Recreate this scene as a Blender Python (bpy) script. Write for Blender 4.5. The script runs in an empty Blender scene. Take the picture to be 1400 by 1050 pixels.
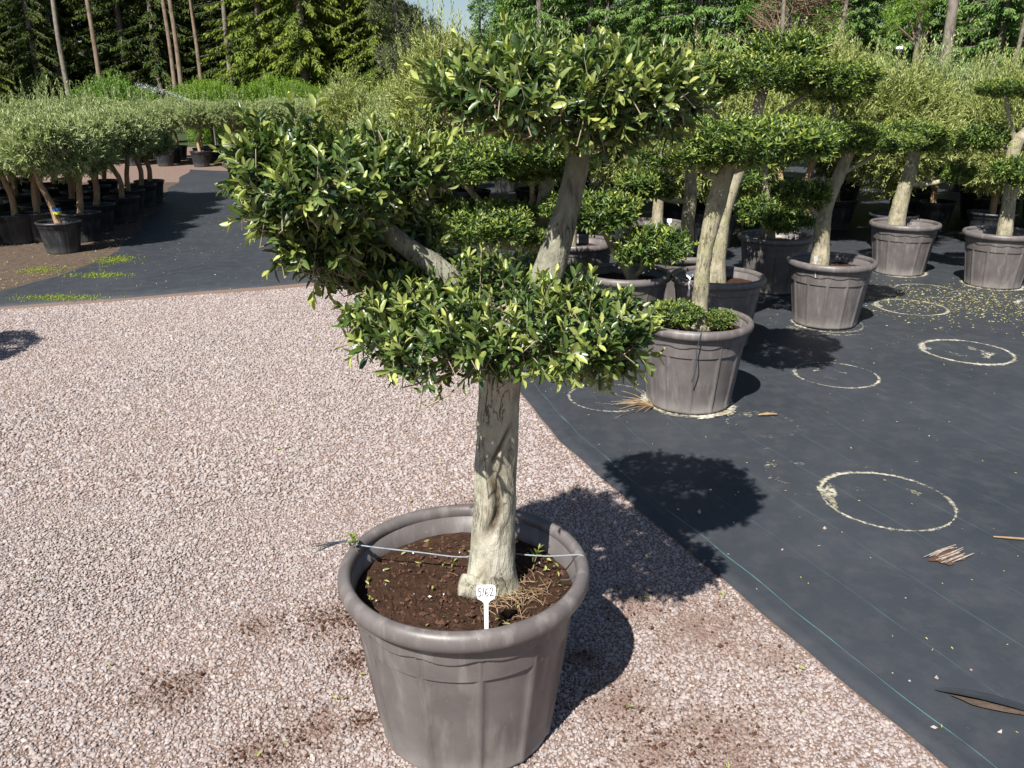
import bpy, math, random
import numpy as np
from mathutils import Vector, Matrix

# ------------------------------------------------------------------ camera, sky, sun, exposure
SC = bpy.context.scene
COL = SC.collection
R = math.radians
cam_d = bpy.data.cameras.new('camera'); cam = bpy.data.objects.new('camera', cam_d); COL.objects.link(cam)
cam.location = (0, 0, 1.70); cam.rotation_euler = (R(90 - 19.33), 0, 0)
cam_d.sensor_fit = 'HORIZONTAL'; cam_d.sensor_width = 36; cam_d.lens = 29.11
cam_d.clip_start = 0.05; cam_d.clip_end = 2000
SC.camera = cam
SUN_AZ, SUN_EL = 207.0, 49.0            # azimuth measured from +Y towards +X
w = bpy.data.worlds.new('World'); SC.world = w; w.use_nodes = True
nt = w.node_tree; nt.nodes.clear()
sky = nt.nodes.new('ShaderNodeTexSky'); sky.sky_type = 'NISHITA'; sky.sun_disc = False
sky.sun_elevation = R(SUN_EL); sky.sun_rotation = R(SUN_AZ); sky.air_density = 1.0; sky.dust_density = 0.6
bg = nt.nodes.new('ShaderNodeBackground'); bg.inputs[1].default_value = 0.052
ow = nt.nodes.new('ShaderNodeOutputWorld')
nt.links.new(sky.outputs[0], bg.inputs[0]); nt.links.new(bg.outputs[0], ow.inputs[0])
sd = bpy.data.lights.new('sun', 'SUN'); sun = bpy.data.objects.new('sun', sd); COL.objects.link(sun)
sd.energy = 5.0; sd.angle = R(0.53); sd.color = (1.0, 0.955, 0.88)
a = R(SUN_AZ - 180); e = R(SUN_EL)
sun.rotation_euler = Vector((math.sin(a) * math.cos(e), math.cos(a) * math.cos(e), -math.sin(e))).to_track_quat('-Z', 'Y').to_euler()
sun.location = (-4, -6, 10)
vs = SC.view_settings
vs.view_transform = 'Standard'; vs.look = 'None'; vs.gamma = 1; vs.exposure = 0.85; vs.use_curve_mapping = False
SC.cycles.max_bounces = 5; SC.cycles.diffuse_bounces = 3; SC.cycles.transparent_max_bounces = 6

# ------------------------------------------------------------------ material helpers
def new_mat(name):
    m = bpy.data.materials.new(name); m.use_nodes = True
    t = m.node_tree; t.nodes.clear()
    out = t.nodes.new('ShaderNodeOutputMaterial')
    return m, t, out
def N(t, kind, **kw):
    n = t.nodes.new('ShaderNode' + kind)
    for k, v in kw.items():
        if k.startswith('i_'):
            key = k[2:]
            n.inputs[int(key) if key.isdigit() else key.replace('_', ' ')].default_value = v
        else: setattr(n, k, v)
    return n
def L(t, a, b): t.links.new(a, b)
def ramp(t, stops, interp='LINEAR'):
    n = t.nodes.new('ShaderNodeValToRGB'); n.color_ramp.interpolation = interp
    el = n.color_ramp.elements
    while len(el) < len(stops): el.new(0.5)
    for e_, (p, c) in zip(el, stops): e_.position = p; e_.color = (*c, 1) if len(c) == 3 else c
    return n
def noise(t, coord, scale, detail=4, rough=0.55, dist=0.0):
    n = N(t, 'TexNoise', i_Scale=scale, i_Detail=detail, i_Roughness=rough, i_Distortion=dist)
    if coord is not None: L(t, coord, n.inputs['Vector'])
    return n
def mixc(t, fac, a, b, blend='MIX'):
    n = t.nodes.new('ShaderNodeMix'); n.data_type = 'RGBA'; n.blend_type = blend
    for s, v in ((n.inputs[0], fac), (n.inputs[6], a), (n.inputs[7], b)):
        if hasattr(v, 'links') or isinstance(v, bpy.types.NodeSocket): L(t, v, s)
        else: s.default_value = v if not isinstance(v, tuple) else ((*v, 1) if len(v) == 3 else v)
    return n.outputs[2]
def math_n(t, op, a, b=None, c=None, clamp=False):
    n = N(t, 'Math', operation=op); n.use_clamp = clamp
    for i, v in enumerate((a, b, c)):
        if v is None: continue
        if isinstance(v, bpy.types.NodeSocket): L(t, v, n.inputs[i])
        else: n.inputs[i].default_value = v
    return n.outputs[0]
def bump(t, h, strength=0.3, dist=0.01):
    n = N(t, 'Bump', i_Strength=strength, i_Distance=dist); L(t, h, n.inputs['Height']); return n.outputs[0]

def leaf_mat(name, dark, mid, young, rough=0.38, trans=0.28, spec=0.5):
    m, t, out = new_mat(name)
    g = N(t, 'NewGeometry'); oi = N(t, 'ObjectInfo')
    f = math_n(t, 'FRACT', math_n(t, 'ADD', g.outputs['Random Per Island'], oi.outputs['Random']))
    c = ramp(t, [(0.0, dark), (0.55, mid), (1.0, tuple(min(1, x * 1.35) for x in mid))]); L(t, f, c.inputs[0])
    at = N(t, 'Attribute', attribute_name='tip')
    col = mixc(t, at.outputs['Fac'], c.outputs[0], young)
    p = N(t, 'BsdfPrincipled', i_Roughness=rough); L(t, col, p.inputs['Base Color'])
    p.inputs['Specular IOR Level'].default_value = spec
    tr = N(t, 'BsdfTranslucent'); L(t, mixc(t, 1.0, col, (1.25, 1.35, 0.55), 'MULTIPLY'), tr.inputs[0])
    mx = N(t, 'MixShader', i_0=trans); L(t, p.outputs[0], mx.inputs[1]); L(t, tr.outputs[0], mx.inputs[2])
    L(t, mx.outputs[0], out.inputs[0])
    return m
def simple_mat(name, c1, c2, scale=20, rough=0.8, bmp=0.2, bdist=0.005, detail=5, spec=0.3, coord='Object'):
    m, t, out = new_mat(name)
    tc = N(t, 'TexCoord'); co = tc.outputs[coord]
    n = noise(t, co, scale, detail); r = ramp(t, [(0.3, c1), (0.7, c2)]); L(t, n.outputs[0], r.inputs[0])
    p = N(t, 'BsdfPrincipled', i_Roughness=rough); p.inputs['Specular IOR Level'].default_value = spec
    L(t, r.outputs[0], p.inputs['Base Color'])
    if bmp: L(t, bump(t, n.outputs[0], bmp, bdist), p.inputs['Normal'])
    L(t, p.outputs[0], out.inputs[0])
    return m

M = {}
M['leaf_main'] = leaf_mat('leaf_main', (0.018, 0.046, 0.022), (0.075, 0.125, 0.030), (0.46, 0.51, 0.14), 0.36, 0.22, 0.6)
M['leaf_cloud'] = leaf_mat('leaf_cloud', (0.022, 0.052, 0.020), (0.085, 0.140, 0.028), (0.42, 0.48, 0.095), 0.45, 0.20, 0.45)
M['leaf_olive'] = leaf_mat('leaf_olive', (0.085, 0.120, 0.050), (0.26, 0.32, 0.14), (0.50, 0.54, 0.26), 0.45, 0.22, 0.4)
M['leaf_olive_warm'] = leaf_mat('leaf_olive_warm', (0.09, 0.115, 0.036), (0.26, 0.30, 0.095), (0.50, 0.52, 0.19), 0.45, 0.24, 0.4)
M['leaf_hedge'] = leaf_mat('leaf_hedge', (0.06, 0.125, 0.016), (0.16, 0.27, 0.034), (0.30, 0.41, 0.06), 0.5, 0.3, 0.3)
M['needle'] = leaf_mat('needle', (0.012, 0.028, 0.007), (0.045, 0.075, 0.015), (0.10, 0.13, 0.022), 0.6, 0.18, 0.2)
M['needle_lit'] = leaf_mat('needle_lit', (0.035, 0.065, 0.012), (0.115, 0.165, 0.026), (0.27, 0.32, 0.045), 0.6, 0.22, 0.2)  # lighter copy of needle, sunlight on the branches painted into its colour
M['needle_blue'] = leaf_mat('needle_blue', (0.032, 0.080, 0.024), (0.115, 0.215, 0.06), (0.24, 0.34, 0.085), 0.6, 0.18, 0.2)
M['needle_pine'] = leaf_mat('needle_pine', (0.045, 0.06, 0.03), (0.11, 0.13, 0.065), (0.18, 0.19, 0.09), 0.6, 0.15, 0.2)
M['leaf_wood'] = leaf_mat('leaf_wood', (0.035, 0.09, 0.018), (0.12, 0.225, 0.038), (0.24, 0.36, 0.06), 0.5, 0.28, 0.3)
M['dry_twig'] = simple_mat('dry_twig', (0.13, 0.085, 0.06), (0.22, 0.15, 0.11), 8, 0.9, 0)
M['bark_strip'] = simple_mat('bark_strip', (0.16, 0.13, 0.115), (0.40, 0.36, 0.32), 70, 0.9, 0.3)
M['twig'] = simple_mat('twig', (0.22, 0.19, 0.12), (0.36, 0.31, 0.21), 30, 0.8, 0)
M['weed'] = leaf_mat('weed', (0.10, 0.15, 0.02), (0.21, 0.28, 0.03), (0.33, 0.38, 0.05), 0.6, 0.3, 0.2)
M['fallen'] = leaf_mat('fallen', (0.20, 0.19, 0.05), (0.36, 0.33, 0.12), (0.45, 0.40, 0.22), 0.6, 0.2, 0.3)
M['fallen_green'] = leaf_mat('fallen_green', (0.05, 0.10, 0.02), (0.20, 0.24, 0.05), (0.40, 0.42, 0.16), 0.5, 0.2, 0.3)

def bark_mat(name, base, pale, dark, lichen, scale=1.0):
    m, t, out = new_mat(name)
    tc = N(t, 'TexCoord'); mp = N(t, 'Mapping'); mp.inputs['Scale'].default_value = (1, 1, 0.35)
    L(t, tc.outputs['Object'], mp.inputs[0])
    n1 = noise(t, mp.outputs[0], 28 * scale, 8, 0.65, 0.6); n2 = noise(t, tc.outputs['Object'], 7 * scale, 5, 0.6)
    n3 = noise(t, mp.outputs[0], 110 * scale, 4, 0.6)
    r1 = ramp(t, [(0.30, dark), (0.43, base), (0.66, pale)]); L(t, n1.outputs[0], r1.inputs[0])
    r2 = ramp(t, [(0.46, (0, 0, 0)), (0.60, (1, 1, 1))]); L(t, n2.outputs[0], r2.inputs[0])
    c = mixc(t, math_n(t, 'MULTIPLY', r2.outputs[0], 0.55), r1.outputs[0], lichen)
    n5 = noise(t, tc.outputs['Object'], 16 * scale, 7, 0.7); r5 = ramp(t, [(0.52, (0, 0, 0)), (0.62, (1, 1, 1))]); L(t, n5.outputs[0], r5.inputs[0])
    c = mixc(t, math_n(t, 'MULTIPLY', r5.outputs[0], 0.45), c, tuple(x * 0.45 for x in base))
    mf = N(t, 'Mapping'); mf.inputs['Scale'].default_value = (1, 1, 0.22); L(t, tc.outputs['Object'], mf.inputs[0])
    nf = noise(t, mf.outputs[0], 34 * scale, 5, 0.6, 1.2)
    fis = math_n(t, 'SUBTRACT', 1.0, math_n(t, 'DIVIDE', math_n(t, 'ABSOLUTE', math_n(t, 'SUBTRACT', nf.outputs[0], 0.5)), 0.022), clamp=True)
    fm = ramp(t, [(0.46, (0, 0, 0)), (0.58, (1, 1, 1))]); L(t, noise(t, tc.outputs['Object'], 9 * scale, 3).outputs[0], fm.inputs[0])
    fis = math_n(t, 'MULTIPLY', fis, fm.outputs[0])
    c = mixc(t, math_n(t, 'MULTIPLY', fis, 0.8), c, tuple(x * 0.5 for x in dark))
    sc = N(t, 'Attribute', attribute_name='scar')
    n4 = noise(t, mp.outputs[0], 60 * scale, 6, 0.7)
    r4 = ramp(t, [(0.35, (0.03, 0.024, 0.017)), (0.65, (0.16, 0.13, 0.09))]); L(t, n4.outputs[0], r4.inputs[0])
    c = mixc(t, sc.outputs['Fac'], c, r4.outputs[0])
    p = N(t, 'BsdfPrincipled', i_Roughness=0.85); p.inputs['Specular IOR Level'].default_value = 0.2
    L(t, c, p.inputs['Base Color'])
    h = math_n(t, 'SUBTRACT', math_n(t, 'ADD', n1.outputs[0], math_n(t, 'MULTIPLY', n3.outputs[0], 0.4)), math_n(t, 'MULTIPLY', fis, 0.7))
    L(t, bump(t, h, 0.8, 0.012), p.inputs['Normal'])
    L(t, p.outputs[0], out.inputs[0])
    return m
M['bark_main'] = bark_mat('bark_main', (0.36, 0.335, 0.265), (0.55, 0.525, 0.44), (0.12, 0.10, 0.07), (0.33, 0.33, 0.24))
M['bark_limb'] = bark_mat('bark_limb', (0.21, 0.20, 0.155), (0.33, 0.315, 0.25), (0.06, 0.052, 0.04), (0.20, 0.21, 0.15))
M['bark_cloud'] = bark_mat('bark_cloud', (0.30, 0.27, 0.19), (0.42, 0.38, 0.28), (0.12, 0.10, 0.065), (0.27, 0.27, 0.13))
M['bark_olive'] = bark_mat('bark_olive', (0.34, 0.22, 0.13), (0.44, 0.31, 0.20), (0.14, 0.09, 0.055), (0.30, 0.25, 0.16))
M['bark_spruce'] = bark_mat('bark_spruce', (0.17, 0.14, 0.12), (0.26, 0.22, 0.19), (0.07, 0.055, 0.05), (0.18, 0.18, 0.14), 0.25)
M['bark_pine'] = bark_mat('bark_pine', (0.19, 0.135, 0.10), (0.29, 0.21, 0.155), (0.08, 0.06, 0.045), (0.19, 0.17, 0.14), 0.25)

def plastic_mat(name, c1, c2, rough, dust, streak=0.35):
    m, t, out = new_mat(name)
    tc = N(t, 'TexCoord'); mp = N(t, 'Mapping'); mp.inputs['Scale'].default_value = (1, 1, 0.18)
    oi = N(t, 'ObjectInfo')
    ofs = N(t, 'VectorMath', operation='ADD'); L(t, tc.outputs['Object'], ofs.inputs[0])
    cx = N(t, 'CombineXYZ'); L(t, math_n(t, 'MULTIPLY', oi.outputs['Random'], 40.0), cx.inputs[0]); L(t, cx.outputs[0], ofs.inputs[1])
    L(t, ofs.outputs[0], mp.inputs[0])
    n1 = noise(t, ofs.outputs[0], 9, 6, 0.6); n2 = noise(t, mp.outputs[0], 24, 5, 0.6); n3 = noise(t, ofs.outputs[0], 160, 2, 0.5)
    r = ramp(t, [(0.3, c1), (0.7, c2)]); L(t, n1.outputs[0], r.inputs[0])
    rs = ramp(t, [(0.52, (0, 0, 0)), (0.75, (1, 1, 1))]); L(t, n2.outputs[0], rs.inputs[0])
    c = mixc(t, math_n(t, 'MULTIPLY', rs.outputs[0], streak), r.outputs[0], dust)
    # grime near the ground and pale specks
    sx = N(t, 'SeparateXYZ'); L(t, tc.outputs['Object'], sx.inputs[0])
    low = math_n(t, 'MULTIPLY', math_n(t, 'SUBTRACT', 1.0, math_n(t, 'DIVIDE', sx.outputs[2], 0.11), clamp=True), math_n(t, 'MULTIPLY', n1.outputs[0], 0.9))
    c = mixc(t, low, c, dust)
    sp = ramp(t, [(0.74, (0, 0, 0)), (0.78, (1, 1, 1))]); L(t, n3.outputs[0], sp.inputs[0])
    c = mixc(t, math_n(t, 'MULTIPLY', sp.outputs[0], 0.75), c, tuple(min(1, x * 1.6) for x in dust))
    n6 = noise(t, ofs.outputs[0], 18, 8, 0.75, 0.8); r6 = ramp(t, [(0.60, (0, 0, 0)), (0.70, (1, 1, 1))]); L(t, n6.outputs[0], r6.inputs[0])
    c = mixc(t, math_n(t, 'MULTIPLY', r6.outputs[0], 0.35), c, tuple(x * 0.45 for x in c1))
    p = N(t, 'BsdfPrincipled'); L(t, c, p.inputs['Base Color'])
    L(t, math_n(t, 'MULTIPLY_ADD', n1.outputs[0], 0.3, rough - 0.15), p.inputs['Roughness'])
    p.inputs['Specular IOR Level'].default_value = 0.45
    L(t, bump(t, math_n(t, 'ADD', n3.outputs[0], n2.outputs[0]), 0.12, 0.002), p.inputs['Normal'])
    L(t, p.outputs[0], out.inputs[0])
    return m
M['pot_taupe'] = plastic_mat('pot_taupe', (0.098, 0.086, 0.085), (0.142, 0.127, 0.125), 0.44, (0.27, 0.25, 0.235), 0.55)
M['pot_black'] = plastic_mat('pot_black', (0.014, 0.016, 0.019), (0.028, 0.031, 0.036), 0.42, (0.12, 0.12, 0.115), 0.5)
M['wire'] = simple_mat('wire', (0.03, 0.035, 0.045), (0.07, 0.08, 0.095), 60, 0.55, 0)
M['string'] = simple_mat('string', (0.16, 0.19, 0.22), (0.27, 0.31, 0.35), 60, 0.7, 0)
M['white_plastic'] = simple_mat('white_plastic', (0.72, 0.73, 0.74), (0.80, 0.80, 0.80), 10, 0.4, 0, spec=0.4)
M['ink'] = simple_mat('ink', (0.012, 0.012, 0.016), (0.02, 0.02, 0.028), 10, 0.6, 0)
M['straw'] = simple_mat('straw', (0.20, 0.13, 0.07), (0.38, 0.28, 0.17), 15, 0.85, 0)
M['metal_grey'] = simple_mat('metal_grey', (0.16, 0.17, 0.18), (0.24, 0.25, 0.26), 10, 0.45, 0, spec=0.5)
M['dark_plastic'] = simple_mat('dark_plastic', (0.02, 0.025, 0.04), (0.03, 0.035, 0.05), 10, 0.45, 0)
M['tape'] = simple_mat('tape', (0.03, 0.12, 0.40), (0.05, 0.16, 0.50), 10, 0.5, 0)
M['tape_yellow'] = simple_mat('tape_yellow', (0.55, 0.50, 0.05), (0.65, 0.60, 0.08), 10, 0.5, 0)

def water_mat():
    m, t, out = new_mat('water_drops')
    p = N(t, 'BsdfPrincipled', i_Roughness=0.15); p.inputs['Base Color'].default_value = (0.85, 0.9, 0.92, 1)
    tr = N(t, 'BsdfTransparent'); mx = N(t, 'MixShader', i_0=0.45)
    L(t, tr.outputs[0], mx.inputs[1]); L(t, p.outputs[0], mx.inputs[2]); L(t, mx.outputs[0], out.inputs[0]); return m
M['water'] = water_mat()

def soil_mat(name, c1, c2, c3, scale=35):
    m, t, out = new_mat(name)
    tc = N(t, 'TexCoord'); co = tc.outputs['Object']
    n1 = noise(t, co, scale, 8, 0.7); n2 = noise(t, co, scale * 5, 4, 0.6); n3 = noise(t, co, 3.0, 3)
    r = ramp(t, [(0.3, c1), (0.62, c2)]); L(t, n1.outputs[0], r.inputs[0])
    c = mixc(t, math_n(t, 'MULTIPLY', n3.outputs[0], 0.35), r.outputs[0], c3)
    sp = ramp(t, [(0.68, (0, 0, 0)), (0.72, (1, 1, 1))]); L(t, n2.outputs[0], sp.inputs[0])
    c = mixc(t, math_n(t, 'MULTIPLY', sp.outputs[0], 0.35), c, (0.24, 0.16, 0.10))
    p = N(t, 'BsdfPrincipled', i_Roughness=0.95); p.inputs['Specular IOR Level'].default_value = 0.1
    L(t, c, p.inputs['Base Color'])
    L(t, bump(t, math_n(t, 'ADD', n1.outputs[0], math_n(t, 'MULTIPLY', n2.outputs[0], 0.5)), 0.9, 0.012), p.inputs['Normal'])
    L(t, p.outputs[0], out.inputs[0]); return m
M['soil'] = soil_mat('soil', (0.018, 0.010, 0.007), (0.060, 0.033, 0.022), (0.075, 0.042, 0.028))
M['soil_bed'] = soil_mat('soil_bed', (0.045, 0.033, 0.026), (0.11, 0.082, 0.064), (0.15, 0.115, 0.09), 14)
M['crumb'] = simple_mat('crumb', (0.055, 0.029, 0.020), (0.13, 0.073, 0.050), 60, 0.95, 0, spec=0.1)

def ground_mat():
    m, t, out = new_mat('ground_dirt')
    tc = N(t, 'TexCoord'); co = tc.outputs['Object']
    n1 = noise(t, co, 60, 6, 0.7); n2 = noise(t, co, 0.5, 4); n3 = noise(t, co, 6, 5)
    v = N(t, 'TexVoronoi', i_Scale=85.0); L(t, co, v.inputs['Vector'])
    r = ramp(t, [(0.25, (0.12, 0.082, 0.066)), (0.55, (0.21, 0.15, 0.125)), (0.8, (0.29, 0.22, 0.19))]); L(t, n1.outputs[0], r.inputs[0])
    c = mixc(t, math_n(t, 'MULTIPLY', v.outputs['Color'], 0.4), r.outputs[0], (0.27, 0.205, 0.18))
    c = mixc(t, math_n(t, 'MULTIPLY', n3.outputs[0], 0.5), c, (0.14, 0.09, 0.066))
    p = N(t, 'BsdfPrincipled', i_Roughness=0.95); p.inputs['Specular IOR Level'].default_value = 0.1
    L(t, c, p.inputs['Base Color']); L(t, bump(t, v.outputs['Distance'], 0.6, 0.01), p.inputs['Normal'])
    L(t, p.outputs[0], out.inputs[0]); return m
M['ground'] = ground_mat()
M['grass'] = simple_mat('grass_floor', (0.02, 0.035, 0.012), (0.05, 0.075, 0.022), 1.5, 0.95, 0.6, 0.2)

# places where potting soil was spilt on the gravel: x, y, radius, crumbs
SPILLS = [(-0.59, 2.4, 0.075, 900), (-0.49, 2.19, 0.05, 450), (-1.03, 2.05, 0.065, 420), (-0.86, 2.36, 0.05, 160), (-0.68, 1.79, 0.06, 420), (-0.43, 1.91, 0.03, 200), (-0.56, 1.88, 0.06, 160), (0.32, 2.0, 0.08, 300), (0.23, 2.2, 0.04, 120), (0.64, 2.36, 0.1, 160), (0.58, 1.85, 0.09, 420), (-0.16, 3.25, 0.07, 150), (0.4, 1.79, 0.08, 350), (0.44, 2.48, 0.07, 160), (0.84, 2.2, 0.05, 80)]
def stone_mat():
    m, t, out = new_mat('gravel_stone')
    oi = N(t, 'ObjectInfo'); g = N(t, 'NewGeometry'); tc = N(t, 'TexCoord')
    r = ramp(t, [(0.0, (0.17, 0.135, 0.135)), (0.14, (0.265, 0.22, 0.215)), (0.34, (0.310, 0.272, 0.260)), (0.52, (0.29, 0.27, 0.278)),
                 (0.72, (0.360, 0.322, 0.305)), (0.85, (0.31, 0.235, 0.205)), (0.94, (0.43, 0.395, 0.37)), (1.0, (0.25, 0.24, 0.255))])
    L(t, oi.outputs['Random'], r.inputs[0])
    n = noise(t, tc.outputs['Object'], 2.5, 3); c = mixc(t, math_n(t, 'MULTIPLY', n.outputs[0], 0.3), r.outputs[0], (0.30, 0.24, 0.225))
    # soil spilt among the stones: patches of their own shape
    pos = g.outputs['Position']
    n2 = noise(t, pos, 3.2, 6, 0.65); rr = ramp(t, [(0.63, (0, 0, 0)), (0.70, (1, 1, 1))]); L(t, n2.outputs[0], rr.inputs[0])
    nz = math_n(t, 'MULTIPLY', math_n(t, 'SUBTRACT', noise(t, pos, 14, 6, 0.7).outputs[0], 0.5), 2.6); acc = None
    for (x_, y_, r_, n_) in SPILLS:
        dv = N(t, 'VectorMath', operation='DISTANCE'); L(t, pos, dv.inputs[0]); dv.inputs[1].default_value = (x_, y_, 0)
        v_ = math_n(t, 'SUBTRACT', 1.0, math_n(t, 'DIVIDE', dv.outputs['Value'], r_ * 2.1))
        acc = v_ if acc is None else math_n(t, 'MAXIMUM', acc, v_)
    c = mixc(t, math_n(t, 'MULTIPLY', math_n(t, 'ADD', acc, nz), 0.75, clamp=True), c, (0.145, 0.085, 0.062))
    n4 = noise(t, pos, 0.8, 3); c = mixc(t, math_n(t, 'MULTIPLY', n4.outputs[0], 0.22), c, (0.42, 0.34, 0.31))
    p = N(t, 'BsdfPrincipled', i_Roughness=0.8); p.inputs['Specular IOR Level'].default_value = 0.3
    L(t, c, p.inputs['Base Color']); L(t, p.outputs[0], out.inputs[0]); return m
M['stone'] = stone_mat()

def mat_fabric(name, ang, edge_off, teal):
    # woven polypropylene sheet: fine weave, dusty stains, thin coloured marker threads along the roll
    m, t, out = new_mat(name)
    tc = N(t, 'TexCoord'); co = tc.outputs['Object']
    rot = N(t, 'VectorRotate', rotation_type='Z_AXIS'); rot.inputs['Angle'].default_value = ang; L(t, co, rot.inputs['Vector'])
    sx = N(t, 'SeparateXYZ'); L(t, rot.outputs[0], sx.inputs[0])
    wob = noise(t, rot.outputs[0], 1.6, 2); wv = math_n(t, 'MULTIPLY', math_n(t, 'SUBTRACT', wob.outputs[0], 0.5), 0.03)
    sa = N(t, 'Attribute', attribute_name='across')
    u = math_n(t, 'ADD', math_n(t, 'ADD', sa.outputs['Fac'], wv), 0.035)
    fr = math_n(t, 'ABSOLUTE', math_n(t, 'SUBTRACT', math_n(t, 'FRACT', math_n(t, 'DIVIDE', u, 0.27)), 0.5))
    line = math_n(t, 'MULTIPLY', math_n(t, 'LESS_THAN', fr, 0.0050), math_n(t, 'GREATER_THAN', sa.outputs['Fac'], 0.03))
    line = math_n(t, 'MULTIPLY', line, math_n(t, 'MULTIPLY_ADD', math_n(t, 'LESS_THAN', u, 0.2), 0.7, 0.3))
    n1 = noise(t, co, 1.1, 6, 0.6); n2 = noise(t, co, 9, 6, 0.65); n3 = noise(t, co, 70, 3, 0.6)
    mp = N(t, 'Mapping'); mp.inputs['Scale'].default_value = (300, 14, 1); L(t, rot.outputs[0], mp.inputs[0]); n4 = noise(t, mp.outputs[0], 1.0, 2)
    r = ramp(t, [(0.3, (0.020, 0.024, 0.031)), (0.7, (0.038, 0.043, 0.052))]); L(t, n1.outputs[0], r.inputs[0])
    d = ramp(t, [(0.46, (0, 0, 0)), (0.80, (1, 1, 1))]); L(t, n2.outputs[0], d.inputs[0])
    c = mixc(t, math_n(t, 'MULTIPLY', d.outputs[0], 0.30), r.outputs[0], (0.10, 0.10, 0.095))
    c = mixc(t, math_n(t, 'MULTIPLY', n4.outputs[0], 0.45), c, (0.060, 0.066, 0.076))
    br = ramp(t, [(0.45, (0, 0, 0)), (0.6, (1, 1, 1))]); L(t, noise(t, co, 4.0, 4).outputs[0], br.inputs[0])
    c = mixc(t, math_n(t, 'MULTIPLY', line, math_n(t, 'MULTIPLY_ADD', br.outputs[0], teal * 0.6, teal * 0.25)), c, (0.10, 0.30, 0.29))
    p = N(t, 'BsdfPrincipled', i_Roughness=0.5); p.inputs['Specular IOR Level'].default_value = 0.35
    L(t, c, p.inputs['Base Color']); L(t, math_n(t, 'MULTIPLY_ADD', n2.outputs[0], 0.35, 0.38), p.inputs['Roughness'])
    L(t, bump(t, math_n(t, 'ADD', n3.outputs[0], n4.outputs[0]), 0.25, 0.003), p.inputs['Normal'])
    L(t, p.outputs[0], out.inputs[0]); return m
MAT_ANG = math.atan2(0.386, 0.92)
M['fabric'] = mat_fabric('fabric', -MAT_ANG, 0.0, 1.0)
M['fabric_road'] = mat_fabric('fabric_road', 0.1, 0.0, 0.0)

def lime_mat():
    m, t, out = new_mat('lime_stain')
    tc = N(t, 'TexCoord'); n = noise(t, tc.outputs['Object'], 45, 8, 0.75); n2 = noise(t, tc.outputs['Object'], 7, 4)
    at = N(t, 'Attribute', attribute_name='tip')
    th = math_n(t, 'ADD', math_n(t, 'MULTIPLY', math_n(t, 'SUBTRACT', n.outputs[0], 0.5), 5.5), math_n(t, 'SUBTRACT', at.outputs['Fac'], 0.50))
    th = math_n(t, 'ADD', th, math_n(t, 'MULTIPLY', math_n(t, 'SUBTRACT', n2.outputs[0], 0.5), 1.2), clamp=True)
    c = ramp(t, [(0.35, (0.34, 0.31, 0.21)), (0.65, (0.50, 0.48, 0.42))]); L(t, n2.outputs[0], c.inputs[0])
    d = N(t, 'BsdfDiffuse'); L(t, c.outputs[0], d.inputs[0]); tr = N(t, 'BsdfTransparent')
    mx = N(t, 'MixShader'); L(t, th, mx.inputs[0]); L(t, tr.outputs[0], mx.inputs[1]); L(t, d.outputs[0], mx.inputs[2])
    L(t, mx.outputs[0], out.inputs[0]); return m
M['lime'] = lime_mat()

# ------------------------------------------------------------------ mesh helpers
def build_mesh(name, V, groups, mat=None, smooth=False, attrs=None):
    """V (n,3); groups: list of int arrays (m,k)"""
    me = bpy.data.meshes.new(name)
    V = np.asarray(V, dtype=np.float32)
    groups = [np.asarray(g, dtype=np.int32) for g in groups if len(g)]
    me.vertices.add(len(V)); me.vertices.foreach_set('co', V.ravel())
    loops = np.concatenate([g.ravel() for g in groups])
    tot = np.concatenate([np.full(len(g), g.shape[1], np.int32) for g in groups])
    st = np.concatenate([[0], np.cumsum(tot)[:-1]]).astype(np.int32)
    me.loops.add(len(loops)); me.loops.foreach_set('vertex_index', loops)
    me.polygons.add(len(tot)); me.polygons.foreach_set('loop_start', st)
    try: me.polygons.foreach_set('loop_total', tot)
    except Exception: pass
    me.polygons.foreach_set('use_smooth', np.full(len(tot), smooth, dtype=bool))
    if attrs:
        for k, v in attrs.items():
            at = me.attributes.new(k, 'FLOAT', 'POINT'); at.data.foreach_set('value', np.asarray(v, dtype=np.float32))
    me.update(calc_edges=True); me.validate()
    if mat: me.materials.append(M[mat] if isinstance(mat, str) else mat)
    return me
def obj(name, me, parent=None, loc=(0, 0, 0), rotz=0, scale=1.0):
    o = bpy.data.objects.new(name, me); COL.objects.link(o)
    o.location = loc; o.rotation_euler = (0, 0, rotz)
    o.scale = (scale,) * 3 if not isinstance(scale, tuple) else scale
    if parent: o.parent = parent
    return o
def tag(o, label, cat, group=None):
    o['label'] = label; o['category'] = cat
    if group: o['group'] = group
    return o
def thing(name, label, cat, loc=(0, 0, 0), rotz=0, group=None):
    return tag(obj(name, None, None, loc, rotz), label, cat, group)
def kind(o, k): o['kind'] = k; return o
def rng_(s): return np.random.default_rng(s)
def unit(v): return v / np.maximum(np.linalg.norm(v, axis=-1, keepdims=True), 1e-9)
def snoise(P, seed, freq=1.0):
    g = rng_(seed); out = np.zeros(P.shape[:-1])
    for k in range(7):
        d = unit(g.normal(size=3)) * freq * (0.6 + 0.5 * k); out += np.sin(P @ d + g.uniform(0, 6.28)) / (1 + 0.5 * k)
    return out / 2.6
class MB:
    def __init__(s): s.V = []; s.G = {}; s.n = 0; s.A = []
    def add(s, V, F, tip=0.0):
        V = np.asarray(V, float); F = np.asarray(F)
        s.G.setdefault(F.shape[1], []).append(F + s.n); s.V.append(V); s.n += len(V)
        s.A.append(np.full(len(V), tip) if np.isscalar(tip) else np.asarray(tip, float))
    def mesh(s, name, mat, smooth=False, attr='tip'):
        return build_mesh(name, np.concatenate(s.V), [np.concatenate(v) for v in s.G.values()], mat, smooth, {attr: np.concatenate(s.A)})

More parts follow.
